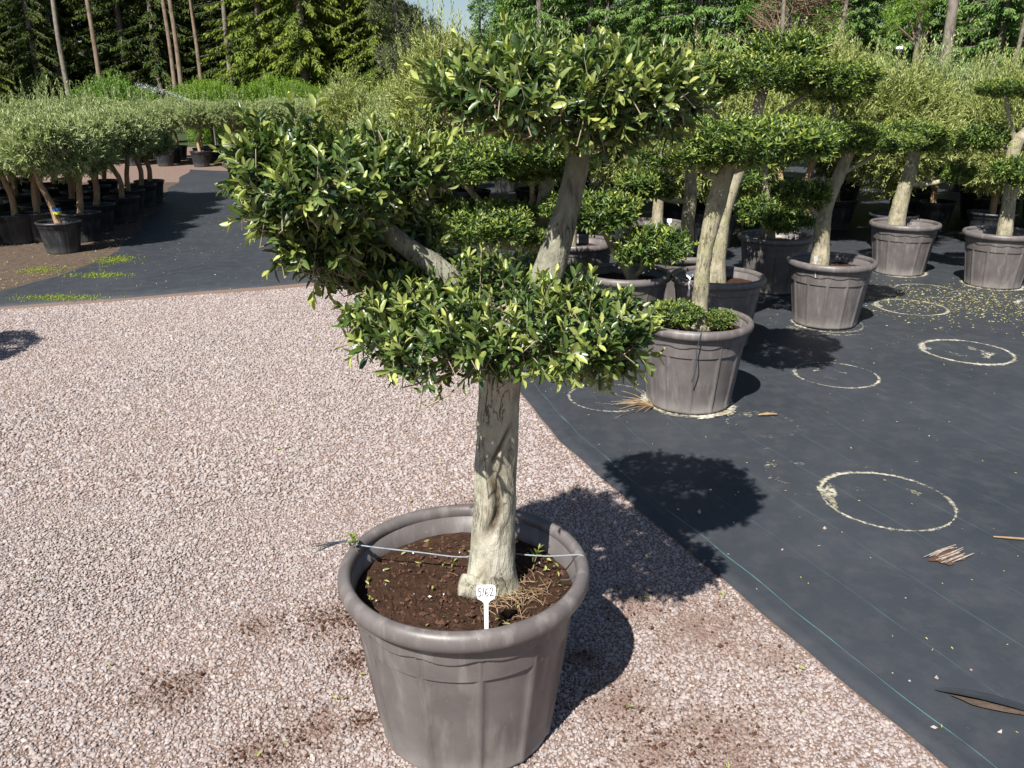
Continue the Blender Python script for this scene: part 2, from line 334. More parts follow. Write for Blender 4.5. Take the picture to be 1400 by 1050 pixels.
def sweep(pts, rad, sides=16, sub=6, bumps=None, cap=True):
    """smooth tube through points; returns V, quads, (theta, t)"""
    P = np.asarray(pts, float); n = len(P)
    rad = np.asarray(rad, float)
    ts = np.linspace(0, n - 1, (n - 1) * sub + 1)
    C = []; Rr = []
    for t in ts:
        i = min(int(t), n - 2); u = t - i
        p0, p1, p2, p3 = P[max(i - 1, 0)], P[i], P[i + 1], P[min(i + 2, n - 1)]
        C.append(0.5 * ((2 * p1) + (-p0 + p2) * u + (2 * p0 - 5 * p1 + 4 * p2 - p3) * u * u + (-p0 + 3 * p1 - 3 * p2 + p3) * u ** 3))
        Rr.append(rad[i] * (1 - u) + rad[i + 1] * u)
    C = np.array(C); Rr = np.array(Rr)
    T = unit(np.gradient(C, axis=0)); ref = np.array([0, 1.0, 0]) if abs(T[0, 1]) < 0.9 else np.array([1.0, 0, 0])
    X = []
    x = unit(np.cross(ref, T[0]))
    for i in range(len(C)):
        x = unit(x - T[i] * (x @ T[i])); X.append(x)
    X = np.array(X); Y = np.cross(T, X)
    th = np.linspace(0, 2 * np.pi, sides, endpoint=False)
    TH, TT = np.meshgrid(th, np.linspace(0, 1, len(C)))
    rr = Rr[:, None] * np.ones((1, sides))
    V = C[:, None] + rr[..., None] * (np.cos(TH)[..., None] * X[:, None] + np.sin(TH)[..., None] * Y[:, None])
    if bumps is not None:
        k = bumps(V, TH, TT); V = C[:, None] + (V - C[:, None]) * k[..., None]
    m = len(C); idx = np.arange(m * sides).reshape(m, sides)
    F = np.stack([idx[:-1], np.roll(idx[:-1], -1, 1), np.roll(idx[1:], -1, 1), idx[1:]], -1).reshape(-1, 4)
    V = V.reshape(-1, 3)
    if cap:
        V = np.vstack([V, C[-1] + T[-1] * Rr[-1] * 0.2]); 
        tri = np.stack([idx[-1], np.roll(idx[-1], -1), np.full(sides, len(V) - 1)], -1)
        return V, F, tri
    return V, F, None
def tube_mesh(name, pts, rad, mat, sides=10, sub=5, bumps=None, scar=None, smooth=True):
    V, F, tri = sweep(pts, rad, sides, sub, bumps)
    at = {'scar': scar(V) if scar else np.zeros(len(V))}
    return build_mesh(name, V, [F, tri], mat, smooth, at)
def prisms(A, B, r0, r1, sides=3):
    """many straight thin tubes at once"""
    A = np.asarray(A, float); B = np.asarray(B, float); n = len(A)
    d = unit(B - A); ref = np.where(np.abs(d[:, 2:3]) > 0.9, [[1.0, 0, 0]], [[0, 0, 1.0]])
    x = unit(np.cross(d, ref)); y = np.cross(d, x)
    th = np.arange(sides) * 2 * np.pi / sides
    ring = np.cos(th)[None, :, None] * x[:, None] + np.sin(th)[None, :, None] * y[:, None]
    r0 = np.broadcast_to(np.asarray(r0, float), (n,))[:, None, None]; r1 = np.broadcast_to(np.asarray(r1, float), (n,))[:, None, None]
    V = np.concatenate([A[:, None] + ring * r0, B[:, None] + ring * r1], 1)
    base = np.arange(n)[:, None, None] * (2 * sides)
    k = np.arange(sides); q = np.stack([k, (k + 1) % sides, sides + (k + 1) % sides, sides + k], -1)
    return V.reshape(-1, 3), (base + q[None]).reshape(-1, 4)

# leaf outlines: long axis y 0..1, half width x, z = curl
LEAF8 = (np.array([[0, 0, 0], [.36, .24, .07], [.5, .54, .08], [.34, .84, .0], [0, 1, -.12], [-.34, .84, .0], [-.5, .54, .08], [-.36, .24, .07], [0, .24, -.01], [0, .54, -.03], [0, .84, -.08]]),
         [np.array([[0, 1, 8], [0, 8, 7], [3, 4, 10], [10, 4, 5]]), np.array([[1, 2, 9, 8], [2, 3, 10, 9], [8, 9, 6, 7], [9, 10, 5, 6]])])
LEAF4 = (np.array([[0, 0, 0], [0.5, .42, .08], [.36, .75, .02], [0, 1, -.1], [-.36, .75, .02], [-.5, .42, .08]]),
         [np.array([[0, 1, 2, 3], [3, 4, 5, 0]])])
LEAF2 = (np.array([[0, 0, 0], [0.5, .5, .06], [0, 1, -.05], [-.5, .5, .06]]), [np.array([[0, 1, 2, 3]])])
def leaves(tmpl, B, D, Nn, ln, wd, tip):
    T, groups = tmpl; n = len(B); k = len(T)
    D = unit(D); Nn = unit(Nn - D * np.sum(Nn * D, -1, keepdims=True)); X = np.cross(D, Nn)
    ln = np.broadcast_to(ln, (n,)); wd = np.broadcast_to(wd, (n,))
    V = (B[:, None] + T[None, :, 0:1] * wd[:, None, None] * X[:, None] + T[None, :, 1:2] * ln[:, None, None] * D[:, None]
         + T[None, :, 2:3] * ln[:, None, None] * Nn[:, None])
    out = [(np.arange(n)[:, None, None] * k + g[None]).reshape(-1, g.shape[1]) for g in groups]
    return V.reshape(-1, 3), out, np.repeat(np.broadcast_to(tip, (n,)), k)
def leaf_mesh(name, tmpl, B, D, Nn, ln, wd, tip, mat, smooth=False):
    V, G, T = leaves(tmpl, B, D, Nn, ln, wd, tip)
    return build_mesh(name, V, G, mat, smooth, {'tip': T})

def shoot_leaves(g, S0, d, slen, pairs, llen, aspect, open_base=65, open_tip=28, up=0.45, youth=None, keep=0.93):
    """opposite leaf pairs along straight shoots; returns B,D,N,len,wid,tip"""
    n = len(S0); d = unit(d)
    ref = unit(g.normal(size=(n, 3))); e1 = unit(np.cross(d, ref)); e2 = np.cross(d, e1)
    ph0 = g.uniform(0, 6.28, n); youth = g.uniform(0, 1, n) if youth is None else youth
    out = [[], [], [], [], [], []]
    for k in range(pairs):
        t = (k + 0.5) / pairs
        for s in (0, np.pi):
            ph = ph0 + k * np.pi / 2 + s + g.normal(0, 0.3, n)
            p = np.cos(ph)[:, None] * e1 + np.sin(ph)[:, None] * e2
            an = np.radians(open_base * (1 - t) + open_tip * t + g.normal(0, 13, n))[:, None]
            D = p * np.sin(an) + d * np.cos(an) + g.normal(0, 0.10, (n, 3))
            Nn = d * np.sin(an) - p * np.cos(an) + np.array([0, 0, up]) + g.normal(0, 0.25, (n, 3))
            ll = llen * g.uniform(0.72, 1.18, n) * (1 - 0.35 * max(0, t - 0.6) / 0.4)
            tip = np.clip((t - 0.45) / 0.55, 0, 1) ** 1.3 * np.clip(youth * 1.8 - 0.42, 0, 1)
            m = g.uniform(size=n) < keep
            pos = S0 + d * (slen * t)[:, None]
            for o_, v in zip(out, (pos, D, Nn, ll, ll * aspect * g.uniform(0.85, 1.15, n), tip)): o_.append(v[m])
    return [np.concatenate(o_) for o_ in out]
def lobe_points(g, lobes, n, low=0.35, bump_amp=0.20, seed=1):
    """points and outward normals on the outside of a union of ellipsoids"""
    c = np.array([l[0] for l in lobes], float); r = np.array([l[1] for l in lobes], float)
    area = (r[:, 0] * r[:, 1] + r[:, 0] * r[:, 2] + r[:, 1] * r[:, 2]); pr = area / area.sum()
    Ps, Ns = [], []
    while sum(map(len, Ps)) < n:
        i = g.choice(len(lobes), size=n * 2, p=pr)
        u = unit(g.normal(size=(n * 2, 3))); 
        k = g.uniform(size=n * 2) < np.where(u[:, 2] < -0.1, low, 1.0)
        i, u = i[k], u[k]
        P = c[i] + r[i] * u * (1 + bump_amp * snoise(u * 3.0 + i[:, None], seed))[:, None]
        inside = np.zeros(len(P), bool)
        for j in range(len(lobes)):
            inside |= (j != i) & ((((P - c[j]) / r[j]) ** 2).sum(-1) < 0.8)
        Ps.append(P[~inside]); Ns.append(unit(u / r[i])[~inside])
    return np.concatenate(Ps)[:n], np.concatenate(Ns)[:n]
def make_pad(seed, lobes, n_shoots, slen=(0.10, 0.17), pairs=6, llen=0.05, aspect=0.36, up_bias=0.55, low=0.35, out=0.35, fill=0.25, **kw):
    g = rng_(seed)
    P, Nn = lobe_points(g, lobes, n_shoots, low, seed=seed)
    d = unit(Nn * 0.75 + np.array([0, 0, up_bias]) * np.where(Nn[:, 2:3] < -0.2, 0.1, 1) + g.normal(0, 0.42, P.shape))
    sl = g.uniform(*slen, n_shoots)
    S0 = P - d * (sl * (1 - out + g.uniform(-.25, .25, n_shoots)))[:, None]
    L6 = shoot_leaves(g, S0, d, sl, pairs, llen, aspect, **kw)
    if fill:      # loose leaves inside
        c = np.array([l[0] for l in lobes]); r = np.array([l[1] for l in lobes]); m = int(len(L6[0]) * fill)
        i = g.integers(0, len(lobes), m); u = unit(g.normal(size=(m, 3))) * g.uniform(0.3, 0.85, (m, 1))
        ll = llen * g.uniform(0.7, 1.1, m)
        for k, v in enumerate((c[i] + r[i] * u, unit(g.normal(size=(m, 3))), g.normal(size=(m, 3)) + [0, 0, 1], ll, ll * aspect, np.zeros(m))):
            L6[k] = np.concatenate([L6[k], v])
    return L6, S0, d, sl

# ------------------------------------------------------------------ ground, woven mats, gravel
def edge_x(y):      # edge of the woven mat beside the gravel
    return np.interp(y, [0.3, 1.0, 1.76, 2.77, 3.98, 4.92, 5.65, 6.6, 8, 12, 20, 32], [1.80, 1.48, 1.16, 0.73, 0.235, 0.0, -0.42, -0.85, -1.45, -2.3, -4.4, -7.0])
def mat_z(x, y):
    P = np.stack([np.asarray(x, float), np.asarray(y, float), np.zeros_like(np.asarray(x, float))], -1)
    return 0.017 + 0.005 * snoise(P, 5, 2.2) + 0.0028 * snoise(P, 6, 9.0)
road_y = lambda x: np.interp(x, [-7, -4.25, -1.9, 0, 3], [5.8, 6.68, 7.56, 8.2, 9.2])
road_l = lambda y: np.interp(y, [5, 7, 8, 9.5, 13, 18, 24], [-4.9, -4.75, -4.45, -4.5, -5.5, -7.0, -8.8])

S = 600
me = build_mesh('ground', [(-S, -S, 0), (S, -S, 0), (S, S, 0), (-S, S, 0)], [[(0, 1, 2, 3)]], 'ground'); kind(obj('ground', me), 'structure')
def grid_sheet(name, xs_fn, ys, ss, zf, mat, skirt=True):
    V = []; AC = np.repeat(np.concatenate([[0], ss])[None] * 0.92, len(ys), 0)
    for y in ys:
        x = xs_fn(y, ss); V.append(np.stack([x, np.full_like(x, y), zf(x, np.full_like(x, y))], -1))
    V = np.array(V); m, n = V.shape[:2]
    if skirt:
        sk = V[:, :1].copy(); sk[:, :, 2] = -0.02; V = np.concatenate([sk, V], 1); n += 1
    idx = np.arange(m * n).reshape(m, n)
    F = np.stack([idx[:-1, :-1], idx[:-1, 1:], idx[1:, 1:], idx[1:, :-1]], -1).reshape(-1, 4)
    return kind(obj(name, build_mesh(name, V.reshape(-1, 3), [F], mat, True, {'across': AC.ravel()})), 'structure')
ss = np.concatenate([np.linspace(0, 3.5, 60), np.linspace(3.7, 20, 40)])
ys = np.concatenate([np.linspace(0.4, 7, 120), np.linspace(7.2, 32, 70)])
wob = lambda y: 0.004 * math.sin(y * 5.1) + 0.0025 * math.sin(y * 17 + 1)
weed_mat = grid_sheet('weed_mat', lambda y, s: edge_x(y) + wob(y) + s, ys, ss, mat_z, 'fabric')
# road sheet on the left (rows run along x so that its front edge can slope)
def road_sheet():
    us = np.linspace(0, 1, 50); xs = np.linspace(0, 1, 40); V = []
    for u in us:
        row = []
        for s in xs:
            y0 = road_y(-4.2 + 4.0 * s); y = y0 + (20.0 - y0) * u
            x = road_l(y) + 0.05 * math.sin(y * 3) + (edge_x(y) + 0.4 - road_l(y)) * s
            y += (0.012 * math.sin(x * 6) - 0.03) * (1 - u) + (0.3 * math.sin(x * 1.3) * u)
            row.append((x, y, 0.006 + 0.003 * math.sin(x * 2.3 + y) * math.sin(y * 1.7)))
        V.append(row)
    V = np.array(V); sk = V[:1].copy(); sk[..., 2] = -0.02; V = np.concatenate([sk, V], 0); m, n = V.shape[:2]; idx = np.arange(m * n).reshape(m, n)
    F = np.stack([idx[:-1, :-1], idx[:-1, 1:], idx[1:, 1:], idx[1:, :-1]], -1).reshape(-1, 4)
    return kind(obj('mat_road', build_mesh('mat_road', V.reshape(-1, 3), [F], 'fabric_road', True)), 'structure')
road_sheet()
# soil strip under the potted olive trees on the left
V = []; ysb = np.linspace(6.4, 17.2, 60)
for y in ysb:
    xr = road_l(y) - 0.02 + 0.06 * math.sin(y * 3); V += [(xr - 0.5 * k ** 1.5, y, 0.003 + 0.002 * (k % 2)) for k in range(8)]
idx = np.arange(len(V)).reshape(60, 8)
F = np.stack([idx[:-1, 1:], idx[:-1, :-1], idx[1:, :-1], idx[1:, 1:]], -1).reshape(-1, 4)
kind(obj('soil_bed', build_mesh('soil_bed', V, [F], 'soil_bed', True)), 'structure')
me = build_mesh('grass_floor', [(-90, 29, 0.004), (90, 29, 0.004), (90, 110, 0.004), (-90, 110, 0.004)], [[(0, 1, 2, 3)]], 'grass')
kind(obj('grass_floor', me), 'structure')

POT0 = (-0.128, 1.94)
def gravel():
    g = rng_(3)
    stones = bpy.data.collections.new('gravel_stones')
    import bmesh
    for k in range(6):
        bm = bmesh.new(); bmesh.ops.create_icosphere(bm, subdivisions=2, radius=1.0)
        sc = np.array([g.uniform(0.85, 1.25), g.uniform(0.7, 1.0), g.uniform(0.5, 0.75)])
        planes = unit(g.normal(size=(9, 3))); off = g.uniform(0.62, 0.9, 9)
        for v in bm.verts:
            p = np.array(v.co)
            for n_, o_ in zip(planes, off):
                q = p @ n_
                if q > o_: p = p - n_ * (q - o_) * 0.92
            v.co = Vector(p * sc)
        m_ = bpy.data.meshes.new('stone'); bm.to_mesh(m_); bm.free(); m_.materials.append(M['stone'])
        stones.objects.link(bpy.data.objects.new('stone', m_))
    pts = []; scl = []
    for (y0, y1, sp, sz) in ((0.85, 3.3, 0.0086, 0.82), (3.3, 8.3, 0.0122, 1.12)):
        xs = np.arange(-5.6, 1.9, sp); yy = np.arange(y0, y1, sp); X, Y = np.meshgrid(xs, yy)
        X = X + g.uniform(-.55, .55, X.shape) * sp; Y = Y + g.uniform(-.55, .55, Y.shape) * sp
        X, Y = X.ravel(), Y.ravel()
        ok = (X < edge_x(Y) - 0.004 + 0.006) & (X > -(0.62 * (Y * 0.944 + 0.563) + 0.25)) & (Y < road_y(X) + 0.015 + 0.012 * np.sin(X * 6))
        ok &= np.hypot(X - POT0[0], Y - POT0[1]) > 0.225
        ok &= (X < edge_x(Y) - 0.012 + np.vectorize(wob)(Y))
        X, Y = X[ok], Y[ok]
        P = np.stack([X, Y, g.uniform(-0.0015, 0.0035, len(X)) + 0.003 * snoise(np.stack([X, Y, 0 * X], -1), 9, 4.0)], -1)
        pts.append(P); scl.append(np.clip(g.lognormal(-0.05, 0.38, len(X)), 0.4, 2.1) * 0.0059 * sz)
    P = np.concatenate(pts); s_ = np.concatenate(scl)
    me = bpy.data.meshes.new('gravel'); me.vertices.add(len(P)); me.vertices.foreach_set('co', P.astype(np.float32).ravel())
    at = me.attributes.new('size', 'FLOAT', 'POINT'); at.data.foreach_set('value', s_.astype(np.float32))
    o = kind(obj('gravel', me), 'stuff')
    tag(o, 'pinkish grey gravel spread under the big potted tree', 'gravel')
    ng = bpy.data.node_groups.new('scatter_gravel', 'GeometryNodeTree')
    ng.interface.new_socket('Geometry', in_out='INPUT', socket_type='NodeSocketGeometry')
    ng.interface.new_socket('Geometry', in_out='OUTPUT', socket_type='NodeSocketGeometry')
    n = ng.nodes; gi = n.new('NodeGroupInput'); go = n.new('NodeGroupOutput')
    mp = n.new('GeometryNodeMeshToPoints'); ip = n.new('GeometryNodeInstanceOnPoints'); ci = n.new('GeometryNodeCollectionInfo')
    ci.inputs['Collection'].default_value = stones; ci.inputs['Separate Children'].default_value = True; ci.inputs['Reset Children'].default_value = True
    rv = n.new('FunctionNodeRandomValue'); rv.data_type = 'FLOAT_VECTOR'
    rv.inputs['Min'].default_value = (-0.6, -0.6, 0); rv.inputs['Max'].default_value = (0.6, 0.6, 6.283)
    na = n.new('GeometryNodeInputNamedAttribute'); na.data_type = 'FLOAT'; na.inputs['Name'].default_value = 'size'
    ip.inputs['Pick Instance'].default_value = True
    lk = ng.links.new
    lk(gi.outputs[0], mp.inputs['Mesh']); lk(mp.outputs[0], ip.inputs['Points']); lk(ci.outputs[0], ip.inputs['Instance'])
    lk(rv.outputs['Value'], ip.inputs['Rotation']); lk(na.outputs['Attribute'], ip.inputs['Scale']); lk(ip.outputs[0], go.inputs[0])
    md = o.modifiers.new('scatter', 'NODES'); md.node_group = ng
    return len(P)
N_STONES = gravel()

# ------------------------------------------------------------------ pots
def lathe(profile, seg, rfun=None):
    prof = np.asarray(profile, float); th = np.linspace(0, 2 * np.pi, seg, endpoint=False)
    Rr = np.repeat(prof[:, :1], seg, 1); Z = np.repeat(prof[:, 1:2], seg, 1)
    if rfun is not None: Rr = Rr + rfun(np.repeat(th[None], len(prof), 0), Z)
    V = np.stack([Rr * np.cos(th), Rr * np.sin(th), Z], -1); m = len(prof); idx = np.arange(m * seg).reshape(m, seg)
    F = np.stack([idx[:-1], np.roll(idx[:-1], -1, 1), np.roll(idx[1:], -1, 1), idx[1:]], -1).reshape(-1, 4)
    return V.reshape(-1, 3), F
def big_pot_meshes():
    H = 0.47; z = np.concatenate([[0.0, 0.004, 0.012], np.linspace(0.02, 0.36, 14), np.linspace(0.365, 0.425, 26), [0.44, H]])
    r = 0.236 + (0.300 - 0.236) * (z / H) ** 0.9; r[0] -= 0.010; r[1] -= 0.004
    def flute(TH, Z):
        k = 12; f = (TH * k / (2 * np.pi)) % 1.0
        wide = np.clip((0.5 - np.abs(f - 0.5)) / 0.10, 0, 1); sq = wide * wide * (3 - 2 * wide)
        top = 0.408 - 0.014 * np.sin(np.clip(f, 0, 1) * np.pi); s = np.clip((top - Z) / 0.004, 0, 1)
        low = np.clip((Z - 0.015) / 0.03, 0, 1)
        return -0.0115 * sq * s * (0.35 + 0.65 * low)
    V, F = lathe(np.stack([r, z], -1), 192, flute)
    b = MB(); b.add(V, F)
    inner = [(0.300, H), (0.2915, H), (0.286, 0.40), (0.280, 0.34)]; V, F = lathe(inner, 96); b.add(V, F[:, ::-1])
    th = np.linspace(0, 2 * np.pi, 48, endpoint=False); V = np.vstack([[0, 0, 0.002], np.stack([0.226 * np.cos(th), 0.226 * np.sin(th), 0 * th + 0.002], -1)])
    b.add(V, [(0, 1 + (k + 1) % 48, 1 + k) for k in range(48)])
    body = b.mesh('pot_body', 'pot_taupe', True)
    lip = [(0.298, 0.452), (0.314, 0.448), (0.323, 0.456), (0.327, 0.470), (0.325, 0.485), (0.317, 0.497), (0.305, 0.5005), (0.297, 0.497), (0.2915, 0.487), (0.2905, 0.474), (0.296, 0.462)]
    V, F = lathe(lip, 128, lambda T, Z: 0.0007 * np.sin(T * 3 + 1)); rim = build_mesh('rim', V, [F], 'pot_taupe', True)
    return body, rim
POT_BODY, POT_RIM = big_pot_meshes()
def soil_mesh(radius, z, seed, amp=0.012, mound=0.01, res=40):
    g = rng_(seed); V = [[0, 0, z + mound]]; F3 = []; F4 = []; seg = 72
    for i in range(1, res + 1):
        rr = radius * i / res
        for k in range(seg):
            t = 2 * math.pi * k / seg; V.append([rr * math.cos(t), rr * math.sin(t), z + mound * (1 - (i / res) ** 2)])
    V = np.array(V); V[:, 2] += amp * 0.6 * snoise(V, seed, 22) + amp * 0.35 * snoise(V, seed + 1, 75) + amp * 0.25 * g.normal(size=len(V)) * 0.6
    for k in range(seg): F3.append((0, 1 + k, 1 + (k + 1) % seg))
    for i in range(res - 1):
        for k in range(seg):
            a_ = 1 + i * seg + k; b_ = 1 + i * seg + (k + 1) % seg; F4.append((a_, a_ + seg, b_ + seg, b_))
    return build_mesh('soil', V, [np.array(F3), np.array(F4)], 'soil', False)
SOIL_BIG = soil_mesh(0.286, 0.415, 2, 0.010)
SOIL_FAR = soil_mesh(0.286, 0.425, 4, 0.010, res=14)
def big_pot(loc, label, group=None, rotz=0.0, soil=SOIL_FAR, scale=1.0, name='plant_pot'):
    t = thing(name, label, 'plant pot', loc, rotz, group); t.scale = (scale,) * 3
    obj('pot_body', POT_BODY, t); obj('rim', POT_RIM, t); obj('soil', soil, t)
    return t
def black_pot_meshes():
    H = 0.35; z = np.array([0, 0.006, 0.02, 0.08, 0.16, 0.24, 0.285, 0.29, 0.335]); r = np.array([0.165, 0.172, 0.174, 0.184, 0.196, 0.208, 0.215, 0.222, 0.227])
    rib = lambda T, Z: np.where(Z < 0.286, -0.004 * (np.cos(T * 16) > 0.55), 0.0)
    V, F = lathe(np.stack([r, z], -1), 96, rib); b = MB(); b.add(V, F)
    V, F = lathe([(0.222, 0.34), (0.216, 0.335), (0.208, 0.26), (0.204, 0.22)], 48); b.add(V, F[:, ::-1])
    body = b.mesh('pot_body', 'pot_black', True)
    lip = [(0.225, 0.328), (0.237, 0.326), (0.240, 0.336), (0.238, 0.347), (0.228, 0.352), (0.218, 0.350), (0.214, 0.34), (0.213, 0.32)]
    V, F = lathe(lip, 64); rim = build_mesh('rim', V, [F], 'pot_black', True)
    return body, rim
BP_BODY, BP_RIM = black_pot_meshes()
BP_SOIL = soil_mesh(0.206, 0.285, 8, 0.008, res=8)
def black_pot(loc, label, group, scale=1.0, rotz=0.0):
    t = thing('nursery_pot', label, 'plant pot', loc, rotz, group); t.scale = (scale,) * 3
    obj('pot_body', BP_BODY, t); obj('rim', BP_RIM, t); obj('soil', BP_SOIL, t); return t

# ------------------------------------------------------------------ the big cloud-pruned tree in front
main_pot = big_pot((POT0[0], POT0[1], 0.004), scale=1.03, label='large taupe fluted pot of dark soil on the gravel, holding the numbered tag', rotz=0.18, soil=SOIL_BIG)
BASE = np.array([-0.052, 1.93, 0.43])
tree = thing('cloud_pruned_tree', 'cloud pruned tree with thick pale trunk in the pot on the gravel', 'tree', tuple(BASE + [0, 0.02, 0.012]))
def loc_(p): return np.asarray(p, float) - BASE
def trunk_bumps(V, TH, TT):
    A = V * np.array([1, 1, 0.35]); k = 1 + 0.05 * snoise(V, 11, 14) + 0.03 * snoise(V, 12, 40) + 0.022 * np.abs(snoise(A, 13, 90)) + 0.016 * snoise(A, 14, 170)
    wz = np.exp(-((V[..., 2] - 0.26) / 0.13) ** 2); k = k - 0.05 * wz * np.clip(snoise(A, 15, 60), 0, 1) + 0.035 * wz * np.clip(snoise(V, 16, 30), 0, 1)
    ang = np.arctan2(V[..., 1] - BASE[1] + BASE[1] - 0.0, V[..., 0] - np.mean(V[..., 0], 1, keepdims=True))
    y = V[..., 1] - np.mean(V[..., 1], 1, keepdims=True); x = V[..., 0] - np.mean(V[..., 0], 1, keepdims=True)
    z = V[..., 2]; front = (y < 0)
    # old wound: long vertical hollow on the front with a lip, slanting crack higher up
    c1 = -0.002 + 0.012 * np.sin(z * 30); gsh = np.exp(-((x - c1) / 0.010) ** 2) * np.exp(-((z - 0.255) / 0.085) ** 4) * front
    c2 = 0.010 + (z - 0.43) * 0.42; gs2 = np.exp(-((x - c2) / 0.0055) ** 2) * np.exp(-((z - 0.43) / 0.05) ** 4) * front
    lip = np.exp(-((np.abs(x - c1) - 0.022) / 0.010) ** 2) * np.exp(-((z - 0.255) / 0.10) ** 4) * front
    fl = 0.16 * np.exp(-z / 0.035) * (1 + 0.6 * np.cos(3 * TH + 0.6))
    return k - 0.26 * gsh - 0.16 * gs2 + 0.07 * lip + fl
def trunk_scar(V):
    cx = np.interp(V[:, 2], [0, .36, .53, .68], [0.0, .009, .019, .034]); x = V[:, 0] - cx; z = V[:, 2]; front = V[:, 1] < -0.01
    c1 = -0.002 + 0.012 * np.sin(z * 30)
    s = np.exp(-((x - c1) / 0.012) ** 2) * np.exp(-((z - 0.255) / 0.088) ** 4) * 0.95
    s += np.exp(-((x - (0.010 + (z - 0.43) * 0.42)) / 0.006) ** 2) * np.exp(-((z - 0.43) / 0.052) ** 4) * 0.9
    nz = snoise(V, 31, 26) + 0.7 * snoise(V, 32, 70)
    s += 1.2 * np.clip(nz - 0.12, 0, 1) * np.exp(-((z - 0.26) / 0.11) ** 2) * (np.abs(x) < 0.045) + 0.6 * np.clip(snoise(V * [1, 1, .4], 37, 60) - 0.35, 0, 1)
    s += 0.5 * np.clip(nz, 0, 1) * np.exp(-((z - 0.03) / 0.03) ** 2)
    return np.clip(s, 0, 1) * front
tp = [loc_(p) for p in [(-0.060, 1.93, 0.40), (-0.054, 1.93, 0.50), (-0.046, 1.93, 0.66), (-0.040, 1.93, 0.795), (-0.033, 1.925, 0.96), (-0.018, 1.92, 1.10), (0.006, 1.925, 1.17)]]
me = tube_mesh('trunk', tp, [0.066, 0.059, 0.055, 0.054, 0.051, 0.051, 0.049], 'bark_main', 96, 26, trunk_bumps, trunk_scar)
obj('trunk', me, tree)
def lb(seed, amp=0.07): return lambda V, TH, TT: 1 + amp * snoise(V, seed, 22) + amp * 0.6 * snoise(V, seed + 1, 55)
lp = [loc_(p) for p in [(-0.006, 1.925, 1.12), (0.035, 1.935, 1.195), (0.080, 1.95, 1.27), (0.128, 1.97, 1.42), (0.150, 1.985, 1.52), (0.165, 2.0, 1.61), (0.17, 2.0, 1.67)]]
obj('limb', tube_mesh('limb', lp, [0.046, 0.044, 0.039, 0.030, 0.027, 0.024, 0.016], 'bark_limb', 40, 12, lb(41, 0.09)), tree)
lp = [loc_(p) for p in [(-0.015, 1.93, 1.13), (-0.08, 1.95, 1.195), (-0.175, 1.95, 1.288), (-0.25, 1.94, 1.345), (-0.322, 1.93, 1.41), (-0.38, 1.91, 1.455), (-0.43, 1.89, 1.49)]]
obj('limb', tube_mesh('limb', lp, [0.042, 0.034, 0.028, 0.024, 0.020, 0.015, 0.009], 'bark_limb', 28, 9, lb(45, 0.09)), tree)
# smaller limbs reaching into the pads
for sd_, pts_, r_ in ((51, [(0.0, 1.92, 1.12), (0.10, 1.86, 1.15), (0.22, 1.81, 1.15)], [0.022, 0.016, 0.008]),
                      (53, [(-0.02, 1.91, 1.12), (-0.02, 1.82, 1.145), (-0.01, 1.72, 1.15)], [0.020, 0.014, 0.007]),
                      (55, [(-0.03, 1.92, 1.13), (-0.14, 1.90, 1.18), (-0.26, 1.88, 1.22)], [0.020, 0.014, 0.007]),
                      (57, [(0.155, 1.99, 1.57), (0.06, 1.98, 1.64), (-0.06, 1.97, 1.70)], [0.018, 0.013, 0.006]),
                      (59, [(0.160, 1.99, 1.58), (0.24, 1.97, 1.64), (0.32, 1.96, 1.68)], [0.018, 0.013, 0.006]),
                      (61, [(-0.32, 1.93, 1.40), (-0.36, 1.91, 1.38), (-0.42, 1.88, 1.36)], [0.012, 0.009, 0.005]),
                      (63, [(-0.33, 1.93, 1.42), (-0.31, 1.98, 1.47), (-0.28, 2.03, 1.53)], [0.012, 0.009, 0.005])):
    obj('branch', tube_mesh('branch', [loc_(p) for p in pts_], r_, 'bark_limb', 10, 6, lb(sd_)), tree)
st = [loc_(p) for p in [(-0.06, 1.90, 0.43), (-0.10, 1.88, 0.448), (-0.135, 1.872, 0.462)]]
obj('stub', tube_mesh('stub', st, [0.044, 0.036, 0.029], 'bark_main', 24, 8, lb(66, 0.1), lambda V: np.clip(snoise(V, 5, 90), 0, 1) * 0.6), tree)

